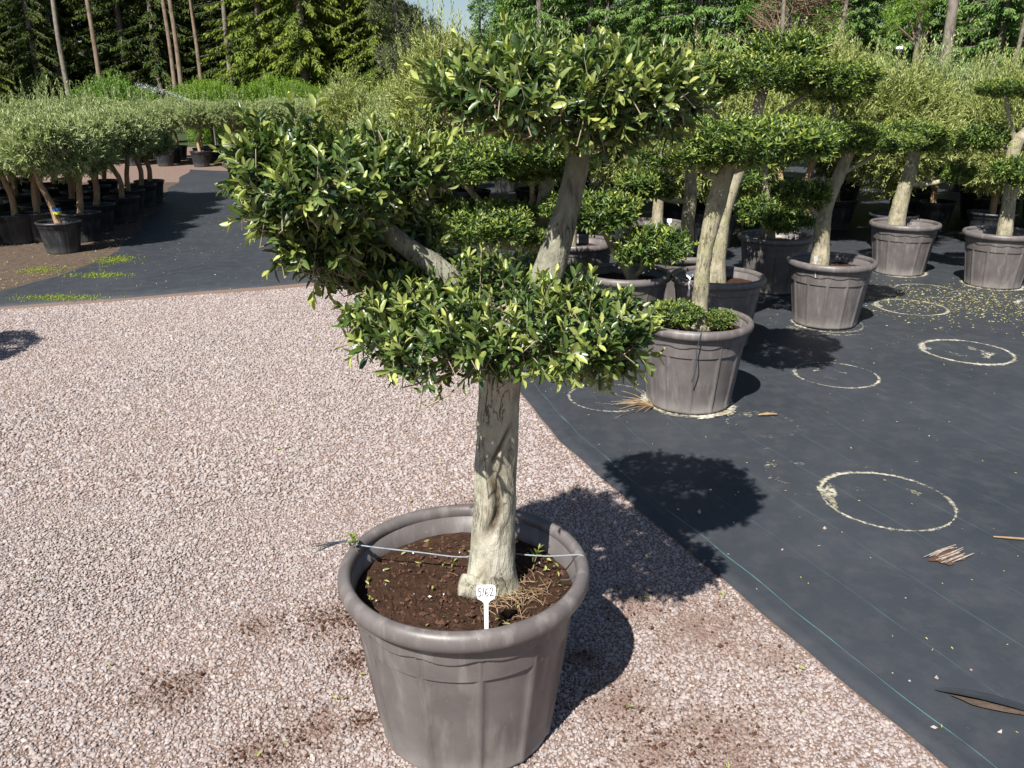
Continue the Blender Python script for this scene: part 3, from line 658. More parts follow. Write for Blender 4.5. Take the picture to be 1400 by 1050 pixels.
LEAF_VARIANTS = []
for k in range(6):
    T = LEAF8[0].copy(); T[:, 2] *= (0.4, 1.0, 1.5, -0.5, 0.8, 1.9)[k]; T[:, 0] *= 0.36 * (0.9, 1.05, 1.0, 0.95, 1.15, 0.85)[k]
    LEAF_VARIANTS.append(build_mesh('leaf', T, LEAF8[1], 'leaf_main', True, {'tip': np.full(11, (0.0, 0.1, 0.35, 0.6, 0.85, 0.25)[k])}))
main_pads = {
    'lower': ([((-0.02, 1.90, 1.195), (0.27, 0.26, 0.075)), ((-0.24, 1.87, 1.205), (0.12, 0.15, 0.045)), ((0.17, 1.80, 1.17), (0.14, 0.16, 0.075)),
               ((-0.06, 1.74, 1.165), (0.24, 0.13, 0.060)), ((0.22, 1.83, 1.12), (0.06, 0.09, 0.050)), ((-0.08, 2.06, 1.21), (0.24, 0.16, 0.065))], 560),
    'left': ([((-0.42, 1.88, 1.495), (0.15, 0.18, 0.095)), ((-0.53, 1.85, 1.53), (0.075, 0.11, 0.075)), ((-0.41, 1.92, 1.395), (0.10, 0.13, 0.075)),
              ((-0.29, 2.02, 1.515), (0.12, 0.13, 0.065)), ((-0.45, 1.87, 1.36), (0.07, 0.10, 0.06)), ((-0.53, 1.86, 1.45), (0.06, 0.09, 0.06)), ((-0.31, 2.09, 1.33), (0.12, 0.10, 0.085)), ((-0.38, 2.02, 1.29), (0.08, 0.08, 0.06))], 600),
    'top': ([((0.13, 2.0, 1.695), (0.25, 0.25, 0.070)), ((-0.05, 1.97, 1.71), (0.10, 0.15, 0.055)), ((0.29, 1.97, 1.675), (0.11, 0.16, 0.065)),
             ((0.15, 1.88, 1.64), (0.19, 0.12, 0.055)), ((0.03, 1.83, 1.675), (0.19, 0.13, 0.055)), ((0.02, 2.20, 1.695), (0.22, 0.18, 0.06)), ((0.22, 2.18, 1.69), (0.18, 0.16, 0.06))], 640)}
CAM = np.array([0, 0, 1.70])
for pi, (pn, (lobes, ns)) in enumerate(main_pads.items()):
    g = rng_(100 + pi)
    L6, S0, d, sl = make_pad(100 + pi, lobes, ns, (0.06, 0.115), 6, 0.0375, 0.36, up_bias=0.5, low=0.55, out=0.38, fill=0.12)
    B, D, Nn, ll, wd, tip = L6
    # the 100 leaves of this pad that stand out most towards the viewer become leaves of their own
    nm = int(len(B) * 0.88); ctr = np.mean([l[0] for l in lobes], 0)
    dist = np.linalg.norm(B[:nm] - CAM, axis=-1); big = ll[:nm] / dist * (0.4 + np.linalg.norm((B[:nm] - ctr), axis=-1)) * (1 + 0.5 * tip[:nm])
    pick = np.argsort(-big)[:260]; pick = g.permutation(pick)[:100]
    keep = np.ones(len(B), bool); keep[pick] = False
    pad = kind(obj('foliage_pad', leaf_mesh('foliage_pad', LEAF8, B[keep] - BASE, D[keep], Nn[keep], ll[keep], wd[keep], tip[keep], 'leaf_main', True), tree), 'stuff')
    pad['label'] = {'lower': 'wide lower leaf pad spreading round the fork', 'left': 'left leaf pad on the slanting limb', 'top': 'highest leaf pad on the upright limb'}[pn]
    for i in pick:
        dd = unit(D[i]); nn = unit(Nn[i] - dd * (Nn[i] @ dd)); x = np.cross(dd, nn)
        o = obj('leaf', LEAF_VARIANTS[min(5, int(tip[i] * 4) + int(g.integers(0, 3)))], pad)
        Mx = Matrix(((x[0], dd[0], nn[0], 0), (x[1], dd[1], nn[1], 0), (x[2], dd[2], nn[2], 0), (0, 0, 0, 1)))
        p = B[i] - BASE; o.matrix_basis = Matrix.Translation(Vector(p)) @ Mx @ Matrix.Scale(float(ll[i]), 4)
    # twigs: every shoot's stem plus side branches from the limb ends
    V, F = prisms(S0 - d * 0.03 - BASE, S0 + d * sl[:, None] * 0.96 - BASE, 0.0016, 0.0008); b = MB(); b.add(V, F)
    c = np.array([l[0] for l in lobes]); k = g.permutation(len(S0))[:int(ns * 0.55)]
    j = np.argmin(np.linalg.norm(S0[k][:, None] - c[None], axis=-1), -1)
    A0 = c[j] + g.normal(0, 0.02, (len(k), 3)) - [0, 0, 0.03]; E0 = S0[k] - d[k] * 0.03
    mid = (A0 + E0) / 2 + g.normal(0, 0.012, A0.shape) - [0, 0, 0.008]
    V, F = prisms(A0 - BASE, mid - BASE, 0.0036, 0.0026, 4); b.add(V, F); V, F = prisms(mid - BASE, E0 - BASE, 0.0026, 0.0016, 4); b.add(V, F)
    kind(obj('twigs', b.mesh('twigs', 'twig', True), pad), 'stuff')
# a few long shoots standing out of the outline, as on the photographed tree
g = rng_(77)
lo = np.array([(-0.46, 1.84, 1.595), (-0.44, 1.86, 1.60), (-0.01, 1.95, 1.76), (0.02, 1.93, 1.75), (0.34, 1.95, 1.71), (-0.56, 1.86, 1.45), (-0.50, 1.86, 1.36), (0.24, 1.80, 1.13), (0.18, 1.74, 1.14), (0.26, 1.83, 1.12), (-0.28, 1.80, 1.23), (0.08, 1.70, 1.15), (-0.14, 1.97, 1.73), (0.10, 1.66, 1.17)])
ld = np.array([(-.1, -.1, 1), (.3, -.1, 1), (-.1, 0, 1), (.15, 0, 1), (.9, 0, .15), (-.8, 0, -.4), (-.7, -.1, -.7), (.6, -.2, -.6), (.3, -.4, -.8), (.9, -.1, -.1), (-.8, -.2, .05), (.2, -.7, -.3), (-.8, 0, .2), (.3, -.8, .2)])
sl = np.full(len(lo), 0.085)
L6 = shoot_leaves(g, lo - BASE, ld, sl, 5, 0.041, 0.36, youth=np.full(len(lo), 0.9))
pad = kind(obj('outer_shoots', leaf_mesh('outer_shoots', LEAF8, *L6, 'leaf_main', True), tree), 'stuff')
V, F = prisms(lo - unit(ld) * 0.05 - BASE, lo + unit(ld) * 0.085 - BASE, 0.002, 0.001, 4); kind(obj('twigs', build_mesh('twigs', V, [F], 'twig', True), pad), 'stuff')

# ------------------------------------------------------------------ tag, ties and litter in the front pot
def write(strokes, h, ox, oz, y, r):
    b = MB()
    for s in strokes:
        P = np.array([(ox + x * h, y, oz + z * h) for x, z in s]); 
        V, F, tri = sweep(P, [r] * len(P), 6, 4); b.add(V, F); 
    return b.mesh('lettering', 'ink', True)
def plant_tag(loc, tilt, rz, label, digits=None):
    t = thing('plant_tag', label, 'plant tag', loc, rz); t.rotation_euler = (tilt, 0, rz)
    out = [(-0.0045, -0.06), (0.0045, -0.06), (0.0055, 0.052), (0.010, 0.058), (0.020, 0.064), (0.0225, 0.072), (0.0235, 0.092), (0.021, 0.0975), (0.014, 0.0995), (-0.014, 0.0995), (-0.021, 0.0975), (-0.0235, 0.092), (-0.0225, 0.072), (-0.020, 0.064), (-0.010, 0.058), (-0.0055, 0.052)]
    n = len(out); V = [(x, -0.0007, z) for x, z in out] + [(x, 0.0007, z) for x, z in out]
    me = bpy.data.meshes.new('blade'); me.from_pydata(V, [], [tuple(range(n)), tuple(range(2 * n - 1, n - 1, -1))] + [(k, k + n, (k + 1) % n + n, (k + 1) % n) for k in range(n)])
    me.materials.append(M['white_plastic']); obj('blade', me, t)
    if digits: obj('lettering', write(digits, 0.0225, -0.0185, 0.0695, -0.0014, 0.00085), t)
    return t
D5 = [[(0.10, 0.45), (0.02, 0.95)][::-1], [(0.02, 0.95), (0.34, 1.02)], [(0.06, 0.60), (0.22, 0.62), (0.28, 0.36), (0.18, 0.08), (-0.04, 0.02)], [(0.02, 0.95), (0.06, 0.60)]]
D1 = [[(0.60, 1.05), (0.52, 0.55), (0.46, 0.05)]]
D6 = [[(0.98, 1.02), (0.80, 0.70), (0.76, 0.30), (0.88, 0.06), (1.04, 0.20), (1.02, 0.42), (0.88, 0.46), (0.78, 0.32)]]
D2 = [[(1.24, 0.80), (1.36, 1.04), (1.52, 0.92), (1.46, 0.55), (1.26, 0.10), (1.44, 0.12), (1.66, 0.16)]]
plant_tag((-0.062, 1.700, 0.490), R(-8), 0.05, 'white plastic plant tag reading 5162 stuck in the soil by the trunk', D5[1:] + D1 + D6 + D2)

def cord(name, label, pts, r, mat='string', sub=6, cat='string'):
    return tag(obj(name, tube_mesh(name, pts, [r] * len(pts), mat, 6, sub)), label, cat)
tie = thing('tie_string', 'grey string tied across the front pot round the trunk, frayed end outside', 'string', (-0.428, 2.015, 0.515))
O = np.array([-0.42, 1.97, 0.50])
obj('line', tube_mesh('line', np.array([(-0.425, 1.975, 0.508), (-0.40, 1.97, 0.503), (-0.25, 1.955, 0.492), (-0.118, 1.942, 0.485), (-0.06, 1.99, 0.487), (0.0, 1.955, 0.49), (0.10, 1.93, 0.495), (0.188, 1.92, 0.505), (0.203, 1.918, 0.498)]) - O, [0.0021] * 9, 'string', 6, 6), tie)
g = rng_(21); b = MB()
for k in range(14):
    e_ = np.array([-0.50 - g.uniform(0, 0.04), 1.96 + g.normal(0, 0.012), 0.505 + g.normal(0, 0.008)])
    V, F, tri = sweep(np.array([(-0.42, 1.975, 0.508), (-0.45, 1.972 + g.normal(0, .003), 0.516), tuple((e_ + [-0.465, 1.97, 0.518]) / 2), tuple(e_)]) - O, [0.0012] * 4, 4, 4); b.add(V, F)
obj('frayed_end', b.mesh('frayed_end', 'wire', True), tie)
b = MB(); V, F, tri = sweep(np.array([(-0.43 + 0.012 * math.cos(t), 1.972 + 0.004 * math.sin(2 * t), 0.508 + 0.009 * math.sin(t)) for t in np.linspace(0, 9, 14)]) - O, [0.0022] * 14, 5, 3); b.add(V, F)
obj('knot', b.mesh('knot', 'wire', True), tie)
cord('tie_wire', 'black wire end hanging inside the front pot rim below the string', [(0.192, 1.967, 0.505), (0.180, 1.945, 0.48), (0.155, 1.93, 0.466), (0.13, 1.933, 0.462)], 0.0018, 'wire', cat='wire')
# sprigs caught on the string
def sprig(loc, label, n, h, seed, mat='fallen_green'):
    g = rng_(seed); t = thing('sprig', label, 'sprig', loc)
    d = np.array([[g.normal(0, .5), g.normal(0, .3), 1.0]]); 
    L6 = shoot_leaves(g, np.zeros((1, 3)), d, np.array([h]), n, 0.03, 0.3, youth=np.array([0.6])); obj('leaves', leaf_mesh('leaves', LEAF4, *L6, mat), t)
    V, F = prisms(np.zeros((1, 3)) - [0, 0, 0.03], unit(d) * h, 0.0012, 0.0008, 4); obj('stem', build_mesh('stem', V, [F], 'twig'), t)
sprig((-0.423, 2.00, 0.530), 'small green sprig caught in the string knot on the pot rim', 3, 0.045, 5)
sprig((0.055, 2.02, 0.458), 'small green sprig lying against the inside of the front pot by the string', 4, 0.05, 6)
q_ = np.linspace(-1, 1, 9); V = []
for v_ in (0.006, 0.018, 0.034):
    V += [(0.2415 * math.cos(R(-118) + u_ * 0.07) * (1 + v_ * .22), 0.2415 * math.sin(R(-118) + u_ * 0.07) * (1 + v_ * .22), v_ - 0.006 * abs(u_)) for u_ in q_]
id_ = np.arange(27).reshape(3, 9); F = np.stack([id_[:-1, :-1], id_[:-1, 1:], id_[1:, 1:], id_[1:, :-1]], -1).reshape(-1, 4)
obj('pale_scuff', build_mesh('pale_scuff', V, [F], 'lime', True, {'tip': np.array([.5] * 9 + [.9] * 9 + [.2] * 9)}), main_pot, (0, 0, 0), -0.18)
# soil crumbs, roots, leaves and pale specks on the soil of the front pot (parts of the pot)
def soil_top(x, y): return 0.427 - 0.01 * (x * x + y * y) / 0.08
g = rng_(31); n = 900; rr = 0.272 * np.sqrt(g.uniform(size=n)); tt = g.uniform(0, 6.28, n); C = np.stack([rr * np.cos(tt), rr * np.sin(tt), soil_top(rr, 0) + g.uniform(-.004, .004, n)], -1)
OCT = np.array([[1, 0, 0], [-1, 0, 0], [0, 1, 0], [0, -1, 0], [0, 0, 1], [0, 0, -1]], float); OCF = np.array([[0, 2, 4], [2, 1, 4], [1, 3, 4], [3, 0, 4], [2, 0, 5], [1, 2, 5], [3, 1, 5], [0, 3, 5]])
def crumbs(g, C, size, mat, name):
    n = len(C); s = size * g.lognormal(0, 0.45, n); V = C[:, None] + OCT[None] * s[:, None, None] * g.uniform(0.5, 1.2, (n, 6, 1)) + g.normal(0, 0.15, (n, 6, 3)) * s[:, None, None]
    return build_mesh(name, V.reshape(-1, 3), [(np.arange(n)[:, None, None] * 6 + OCF[None]).reshape(-1, 3)], mat)
kind(obj('soil_crumbs', crumbs(g, C, 0.0042, 'crumb', 'soil_crumbs'), main_pot), 'stuff')
k = g.permutation(n)[:26]; kind(obj('pale_specks', crumbs(g, C[k] + [0, 0, 0.004], 0.0032, 'white_plastic', 'pale_specks'), main_pot), 'stuff')
m_ = 46; rr = 0.27 * np.sqrt(g.uniform(size=m_)); tt = g.uniform(0, 6.28, m_); B = np.stack([rr * np.cos(tt), rr * np.sin(tt), soil_top(rr, 0) + 0.008], -1)
kind(obj('dropped_leaves', leaf_mesh('dropped_leaves', LEAF4, B, unit(g.normal(size=(m_, 3)) * [1, 1, .25]), g.normal(size=(m_, 3)) * .35 + [0, 0, 1], g.uniform(.012, .026, m_), g.uniform(.005, .009, m_), g.uniform(0, 1, m_), 'fallen_green'), main_pot), 'stuff')
b = MB()
for k in range(120):
    c = np.array([0.13 + g.normal(0, .055), -0.07 + g.normal(0, .055), 0]); c[2] = 0.428; a_ = g.uniform(0, 6.28); l_ = g.uniform(.025, .07); dr = np.array([math.cos(a_), math.sin(a_), 0])
    if np.hypot(c[0], c[1]) > 0.23: continue
    V, F, tri = sweep([c - dr * l_ / 2, c + [g.normal(0, .008), g.normal(0, .008), .004], c + dr * l_ / 2 + [0, 0, g.uniform(-.004, .004)]], [0.0007] * 3, 3, 4); b.add(V, F)
kind(obj('straw_roots', b.mesh('straw_roots', 'straw', False), main_pot), 'stuff')

# ------------------------------------------------------------------ other cloud-pruned trees on the mat
PAD_FLAT, PAD_SMALL = [], []
for k in range(4):
    g = rng_(200 + k)
    lobes = [((0, 0, 0), (0.34, 0.32, 0.11))] + [((0.24 * math.cos(q), 0.22 * math.sin(q), g.uniform(-.04, .03)), (0.16, 0.16, 0.10)) for q in g.uniform(0, 6.28, 4)]
    L6, S0, d, sl = make_pad(200 + k, lobes, 760, (0.06, 0.11), 5, 0.037, 0.36, up_bias=0.6, low=0.5, out=0.3, fill=0.25)
    PAD_FLAT.append(leaf_mesh('foliage_pad', LEAF4, *L6, 'leaf_cloud'))
for k in range(3):
    g = rng_(220 + k)
    lobes = [((0, 0, 0), (0.17, 0.16, 0.085))] + [((0.1 * math.cos(q), 0.1 * math.sin(q), g.uniform(-.03, .03)), (0.09, 0.09, 0.06)) for q in g.uniform(0, 6.28, 3)]
    L6, S0, d, sl = make_pad(220 + k, lobes, 240, (0.05, 0.10), 5, 0.037, 0.36, up_bias=0.6, low=0.6, out=0.3, fill=0.25)
    PAD_SMALL.append(leaf_mesh('foliage_pad', LEAF4, *L6, 'leaf_cloud'))
GR = rng_(300)
def cloud_tree(base, label, trunk, trad, pads, group=None, name='cloud_pruned_tree'):
    """trunk: points (world); pads: (x,y,z,kind,scale,from-fraction along trunk)"""
    base = np.array(base, float); t = thing(name, label, 'tree', tuple(base), 0, group)
    T = [np.array(p, float) - base for p in trunk]; s_ = int(GR.integers(1000))
    obj('trunk', tube_mesh('trunk', T, trad, 'bark_cloud', 20, 8, lb(s_, 0.08), lambda V: 0.8 * np.clip(snoise(V, s_ + 7, 30) - 0.45, 0, 1)), t)
    for (x, y, z, kd, sc, fr) in pads:
        p = np.array((x, y, z)) - base; lst = PAD_FLAT if kd == 'f' else PAD_SMALL
        kind(obj('foliage_pad', lst[int(GR.integers(len(lst)))], t, tuple(p), float(GR.uniform(0, 6.28)), (sc, sc, sc * (0.78 if kd == 'f' else 0.95))), 'stuff')
        i = fr * (len(T) - 1); i0 = min(int(i), len(T) - 2); q = T[i0] + (T[i0 + 1] - T[i0]) * (i - i0); r0 = np.interp(i, range(len(T)), trad)
        if np.linalg.norm(p - q) > 0.12:
            mid = p * 0.55 + q * 0.45 + np.array([0, 0, -0.10]) * np.linalg.norm(p - q)
            obj('limb', tube_mesh('limb', [q, mid, p - [0, 0, 0.03]], [r0 * 0.45, r0 * 0.36, r0 * 0.24], 'bark_cloud', 12, 6, lb(s_ + 3)), t)
    return t
ZP = 0.018
CT = [  # pot x, y, pot label, tree label, trunk, radii, pads
    (1.02, 4.50, 'taupe fluted pot with white crust round its foot and black wire hanging', 'cloud pruned tree with green tuft round its foot, in the chalk-crusted pot',
     [(1.05, 4.50, 0.42), (1.045, 4.5, 0.62), (1.055, 4.5, 0.90), (1.10, 4.5, 1.18), (1.15, 4.5, 1.38)], [0.058, 0.043, 0.042, 0.05, 0.035],
     [(1.22, 4.42, 1.47, 'f', 1.12, 1.0), (0.92, 4.50, 1.40, 'f', 0.72, 0.85), (1.52, 4.62, 1.50, 'f', 0.75, 0.9), (0.91, 4.43, 0.55, 's', 0.72, 0.0), (1.15, 4.46, 0.52, 's', 0.5, 0.0)]),
    (1.43, 5.68, 'taupe fluted pot directly behind the chalk-crusted pot', 'tall cloud pruned tree rising behind the tree in the chalk-crusted pot',
     [(1.42, 5.68, 0.42), (1.42, 5.68, 0.70), (1.45, 5.7, 1.0), (1.56, 5.7, 1.38), (1.62, 5.7, 1.70)], [0.075, 0.058, 0.052, 0.048, 0.035],
     [(1.55, 5.65, 1.82, 'f', 1.15, 1.0), (2.00, 5.72, 1.80, 'f', 0.95, 0.85), (1.15, 5.70, 1.74, 'f', 0.85, 0.8), (1.78, 5.80, 1.95, 's', 1.3, 0.95)]),
    (1.38, 6.60, 'taupe fluted pot standing between two pots in the long row on the mat', 'cloud pruned tree with a thick pale topped-off trunk in the row',
     [(1.39, 6.60, 0.42), (1.39, 6.6, 0.70), (1.40, 6.62, 0.95), (1.38, 6.62, 1.25)], [0.068, 0.055, 0.05, 0.04],
     [(1.30, 6.6, 1.38, 'f', 0.95, 1.0), (1.0, 6.35, 1.05, 's', 1.2, 0.6)]),
    (1.38, 8.15, 'taupe fluted pot at the far end of the row, with a white tag', 'cloud pruned tree with slim straight trunk beside a white tag',
     [(1.42, 8.15, 0.42), (1.42, 8.15, 0.75), (1.45, 8.15, 1.05), (1.48, 8.15, 1.35)], [0.06, 0.05, 0.048, 0.04],
     [(1.5, 8.1, 1.42, 'f', 1.1, 1.0), (1.0, 8.1, 1.25, 'f', 0.7, 0.8)]),
    (2.43, 6.25, 'taupe fluted pot with reddish soil standing beside two chalk rings', 'cloud pruned tree with mossy trunk and one low side pad',
     [(2.34, 6.25, 0.42), (2.335, 6.25, 0.65), (2.335, 6.25, 0.88), (2.40, 6.27, 1.1), (2.47, 6.28, 1.30)], [0.078, 0.058, 0.05, 0.048, 0.04],
     [(2.42, 6.2, 1.40, 'f', 1.0, 1.0), (2.72, 6.3, 1.36, 'f', 0.7, 0.8), (2.14, 6.22, 1.0, 's', 1.05, 0.42), (2.3, 6.35, 1.72, 'f', 0.8, 1.0)]),
    (2.35, 7.40, 'dark shaded taupe pot behind the pot with reddish soil', 'cloud pruned tree with low hanging leaves in the shaded pot',
     [(2.30, 7.4, 0.42), (2.25, 7.4, 0.7), (2.18, 7.4, 1.0), (2.2, 7.4, 1.3)], [0.06, 0.05, 0.045, 0.035],
     [(2.15, 7.35, 1.42, 'f', 1.0, 1.0), (2.12, 7.15, 0.74, 's', 1.35, 0.3), (2.40, 7.2, 0.66, 's', 1.1, 0.2), (1.95, 7.3, 1.0, 's', 1.1, 0.6)]),
    (3.85, 8.17, 'taupe fluted pot holding the tree with a hollowed dark crown, beside fallen yellow leaves', 'cloud pruned tree with rough leaning trunk and dark hollow under its crown',
     [(3.76, 8.17, 0.42), (3.78, 8.17, 0.75), (3.82, 8.17, 1.0), (3.84, 8.17, 1.25)], [0.085, 0.07, 0.062, 0.05],
     [(3.66, 8.1, 1.36, 'f', 0.95, 1.0), (4.0, 8.15, 1.25, 'f', 0.7, 0.9), (4.22, 8.1, 0.98, 's', 0.9, 0.5)]),
    (4.48, 7.60, 'taupe fluted pot with white paint drips, standing in fallen yellow leaves', 'cloud pruned tree forking high, with flat top pad and small waist pad',
     [(4.50, 7.6, 0.42), (4.49, 7.6, 0.75), (4.47, 7.6, 1.0), (4.44, 7.6, 1.25), (4.56, 7.6, 1.45), (4.62, 7.6, 1.65)], [0.07, 0.058, 0.055, 0.055, 0.04, 0.03],
     [(4.27, 7.6, 1.74, 'f', 0.75, 0.62), (4.65, 7.6, 1.74, 'f', 0.8, 1.0), (4.45, 7.42, 1.06, 's', 1.25, 0.45), (4.22, 7.7, 1.33, 's', 1.2, 0.6), (4.7, 7.7, 1.3, 's', 1.2, 0.6)]),
    (0.18, 5.80, 'taupe fluted pot hidden behind the lowest leaves of the front tree', 'wide many-tiered cloud pruned tree right behind the front tree',
     [(0.17, 5.8, 0.42), (0.18, 5.8, 0.62), (0.20, 5.8, 0.85), (0.23, 5.8, 1.08), (0.22, 5.8, 1.25)], [0.085, 0.07, 0.06, 0.05, 0.035],
     [(-0.28, 5.5, 0.90, 'f', 1.2, 0.05), (-0.42, 5.55, 1.30, 'f', 1.3, 0.35), (0.0, 5.7, 1.32, 'f', 1.15, 1.0), (-0.78, 5.5, 1.24, 'f', 0.95, 0.3), (0.35, 5.55, 1.0, 's', 0.9, 0.4),
      (0.25, 5.9, 1.22, 'f', 0.9, 1.0), (0.15, 5.6, 0.78, 's', 0.7, 0.2), (0.42, 5.85, 1.3, 'f', 0.8, 1.0), (-0.6, 5.9, 0.92, 's', 1.3, 0.3)]),
    (0.80, 5.78, 'taupe fluted pot between the chalk-crusted pot and the front tree, under two small round pads', 'small cloud pruned tree with slanting stem and two small round pads',
     [(0.86, 5.74, 0.42), (0.82, 5.72, 0.52), (0.70, 5.70, 0.70), (0.61, 5.66, 0.88)], [0.045, 0.038, 0.034, 0.026],
     [(0.58, 5.6, 0.95, 's', 1.4, 1.0), (0.95, 5.52, 0.73, 's', 1.35, 0.15)]),
    (0.56, 7.10, 'taupe fluted pot two rows behind the front tree, sunlit inside its rim', 'cloud pruned tree half hidden two rows behind the front tree',
     [(0.5, 7.1, 0.42), (0.5, 7.1, 0.75), (0.48, 7.1, 1.1), (0.45, 7.1, 1.3)], [0.06, 0.05, 0.045, 0.035],
     [(0.45, 7.1, 1.4, 'f', 1.1, 1.0), (0.0, 7.1, 1.25, 'f', 0.9, 0.8), (0.85, 7.1, 1.3, 'f', 0.8, 0.9)]),
    (-4.30, 4.65, 'taupe fluted pot on the gravel out by the left', 'cloud pruned tree on the gravel casting its shadow towards the soil bed',
     [(-4.3, 4.65, 0.42), (-4.3, 4.65, 0.8), (-4.28, 4.65, 1.1), (-4.3, 4.65, 1.25)], [0.06, 0.05, 0.045, 0.035],
     [(-4.3, 4.6, 1.28, 'f', 1.1, 1.0), (-4.6, 4.6, 0.95, 'f', 0.8, 0.5)]),
]
for k, (x, y, pl, tl, tr, ra, pads) in enumerate(CT):
    z = ZP if x > 0 else 0.004
    big_pot((x, y, z), pl, None, float(GR.uniform(0, 6)))
    cloud_tree(tr[0], tl, tr, ra, pads)
plant_tag((1.19, 5.46, 0.478), R(-6), 0.1, 'white plastic plant tag in the pot directly behind the chalk-crusted pot')
plant_tag((1.50, 7.95, 0.478), R(-6), 0.0, 'white plastic plant tag beside the slim straight trunk at the end of the row')
plant_tag((2.235, 6.03, 0.478), R(-6), 0.7, 'narrow white plant tag beside the mossy trunk, seen almost edge on')
cord('hanging_wire', 'black wire hanging down the outside of the chalk-crusted pot', [(0.985, 4.30, 0.505), (0.99, 4.19, 0.52), (0.985, 4.172, 0.495), (0.975, 4.18, 0.42), (0.98, 4.185, 0.33), (0.965, 4.20, 0.24)], 0.0032, 'wire', cat='wire')

# ------------------------------------------------------------------ olive trees
def olive_crown(seed, rx, rz, n, slen, mat, leaders=0, llen=0.05, aspect=0.22, tmpl=LEAF2, pairs=9):
    g = rng_(seed); lobes = [((0, 0, 0), (rx * 0.8, rx * 0.8, rz * 0.8))]
    for k in range(9):
        u = unit(g.normal(size=3)); lobes.append((tuple(u * [rx * .6, rx * .6, rz * .6]), (rx * .42, rx * .42, rz * .40)))
    L6, S0, d, sl = make_pad(seed, lobes, n, slen, pairs, llen, aspect, up_bias=0.6, low=0.6, out=0.4, fill=0.2, open_base=50, open_tip=25)
    if leaders:
        u = g.normal(size=(leaders, 2)) * rx * 0.45; P = np.stack([u[:, 0], u[:, 1], rz * np.sqrt(np.clip(1 - (u ** 2).sum(-1) / rx ** 2, 0.05, 1)) * 0.85], -1)
        dd = g.normal(0, 0.22, (leaders, 3)) + [0, 0, 1]; L2 = shoot_leaves(g, P, dd, g.uniform(.3, .6, leaders), 12, llen, aspect, 45, 20)
        L6 = [np.concatenate([a_, b_]) for a_, b_ in zip(L6, L2)]
    return leaf_mesh('crown', tmpl, *L6, mat), (S0, d, sl)
def twig_frame(seed, rx, rz, n=60):
    g = rng_(seed); E_ = unit(g.normal(size=(n, 3)) + [0, 0, .3]) * [rx, rx, rz] * g.uniform(.5, .95, (n, 1)); A_ = E_ * 0.25 + [0, 0, -rz * 0.6]
    V, F = prisms(A_, E_, 0.012, 0.003, 4); return build_mesh('branches', V, [F], 'bark_olive', True)
STD = [olive_crown(400 + k, 0.49, 0.30, 850, (0.12, 0.22), 'leaf_olive', 5, 0.062, 0.25)[0] for k in range(3)]
STD_B = [twig_frame(410 + k, 0.42, 0.36) for k in range(2)]
BUSH = [olive_crown(420 + k, 0.66, 0.62, 1250, (0.18, 0.34), 'leaf_olive_warm' if k != 2 else 'leaf_olive', 30, 0.068, 0.23)[0] for k in range(4)]
BUSH_B = [twig_frame(430 + k, 0.6, 0.58) for k in range(2)]
TRK = []
for k in range(4):
    g = rng_(440 + k); TRK.append(tube_mesh('trunk', [(0, 0, 0), (g.normal(0, .02), g.normal(0, .02), .2), (g.normal(0, .035), g.normal(0, .035), .42), (g.normal(0, .04), g.normal(0, .04), .70)], [.042, .034, .032, .022], 'bark_olive', 12, 5, lb(440 + k, .12)))
GO = rng_(500)
def olive(x, y, z0, label, group, crowns, frames, crown_z, cs, lean=0.0, name='olive_tree'):
    t = thing(name, label, 'olive tree', (x, y, z0), float(GO.uniform(0, 6.28)), group)
    k = int(GO.integers(100)); tr = obj('trunk', TRK[k % 4], t, (0, 0, 0), 0, (1, 1, (crown_z) / 0.62)); tr.rotation_euler = (lean * GO.normal(), lean * GO.normal(), GO.uniform(0, 6))
    kind(obj('crown', crowns[k % len(crowns)], t, (0, 0, crown_z), float(GO.uniform(0, 6.28)), cs), 'stuff')
    kind(obj('branches', frames[k % len(frames)], t, (0, 0, crown_z), 0, cs), 'stuff')
    return t
ORD = ['first', 'second', 'third', 'fourth', 'fifth', 'sixth', 'seventh']
GL = 'olive standards in black pots on the soil bed'
first = True
for c in range(6):
    for r in range(7):
        y = 9.32 + r * 0.80 + c * 0.10 + GO.normal(0, .06) - (0.22 if c == 1 else 0); x = -5.02 - (y - 9.3) * 0.19 - c * 0.74 + GO.normal(0, .06)
        if (c, r) == (1, 0): x, y = -5.75, 10.15
        if c >= 3 and x < -0.66 * (y * 0.944 + 0.5) - 0.6: continue
        fst = (c, r) == (0, 0)
        black_pot((x, y, 0.004), 'black nursery pot standing foremost at the corner of the soil bed' if fst else f'black nursery pot on the soil bed in the {ORD[c]} line from the mat road', None if fst else f'black pots of the {ORD[c]} line on the soil bed', 1.0, float(GO.uniform(0, 6)))
        t = olive(x, y, 0.28, 'olive standard with blue and yellow tape on its trunk, at the bed corner' if fst else f'bushy olive standard on the soil bed in the {ORD[c]} line from the mat road', None if fst else f'olive standards of the {ORD[c]} line on the soil bed', STD, STD_B, 0.84 + GO.normal(0, .04), float(GO.uniform(.92, 1.1)), 0.07)
        if fst:
            for zz, mt in ((0.20, 'tape'), (0.165, 'tape_yellow')):
                V, F = lathe([(0.045, zz - 0.016), (0.047, zz), (0.045, zz + 0.016)], 16); obj('tape_band', build_mesh('tape_band', V, [F], mt, True), t)
GF = 'olive trees across the brown track'
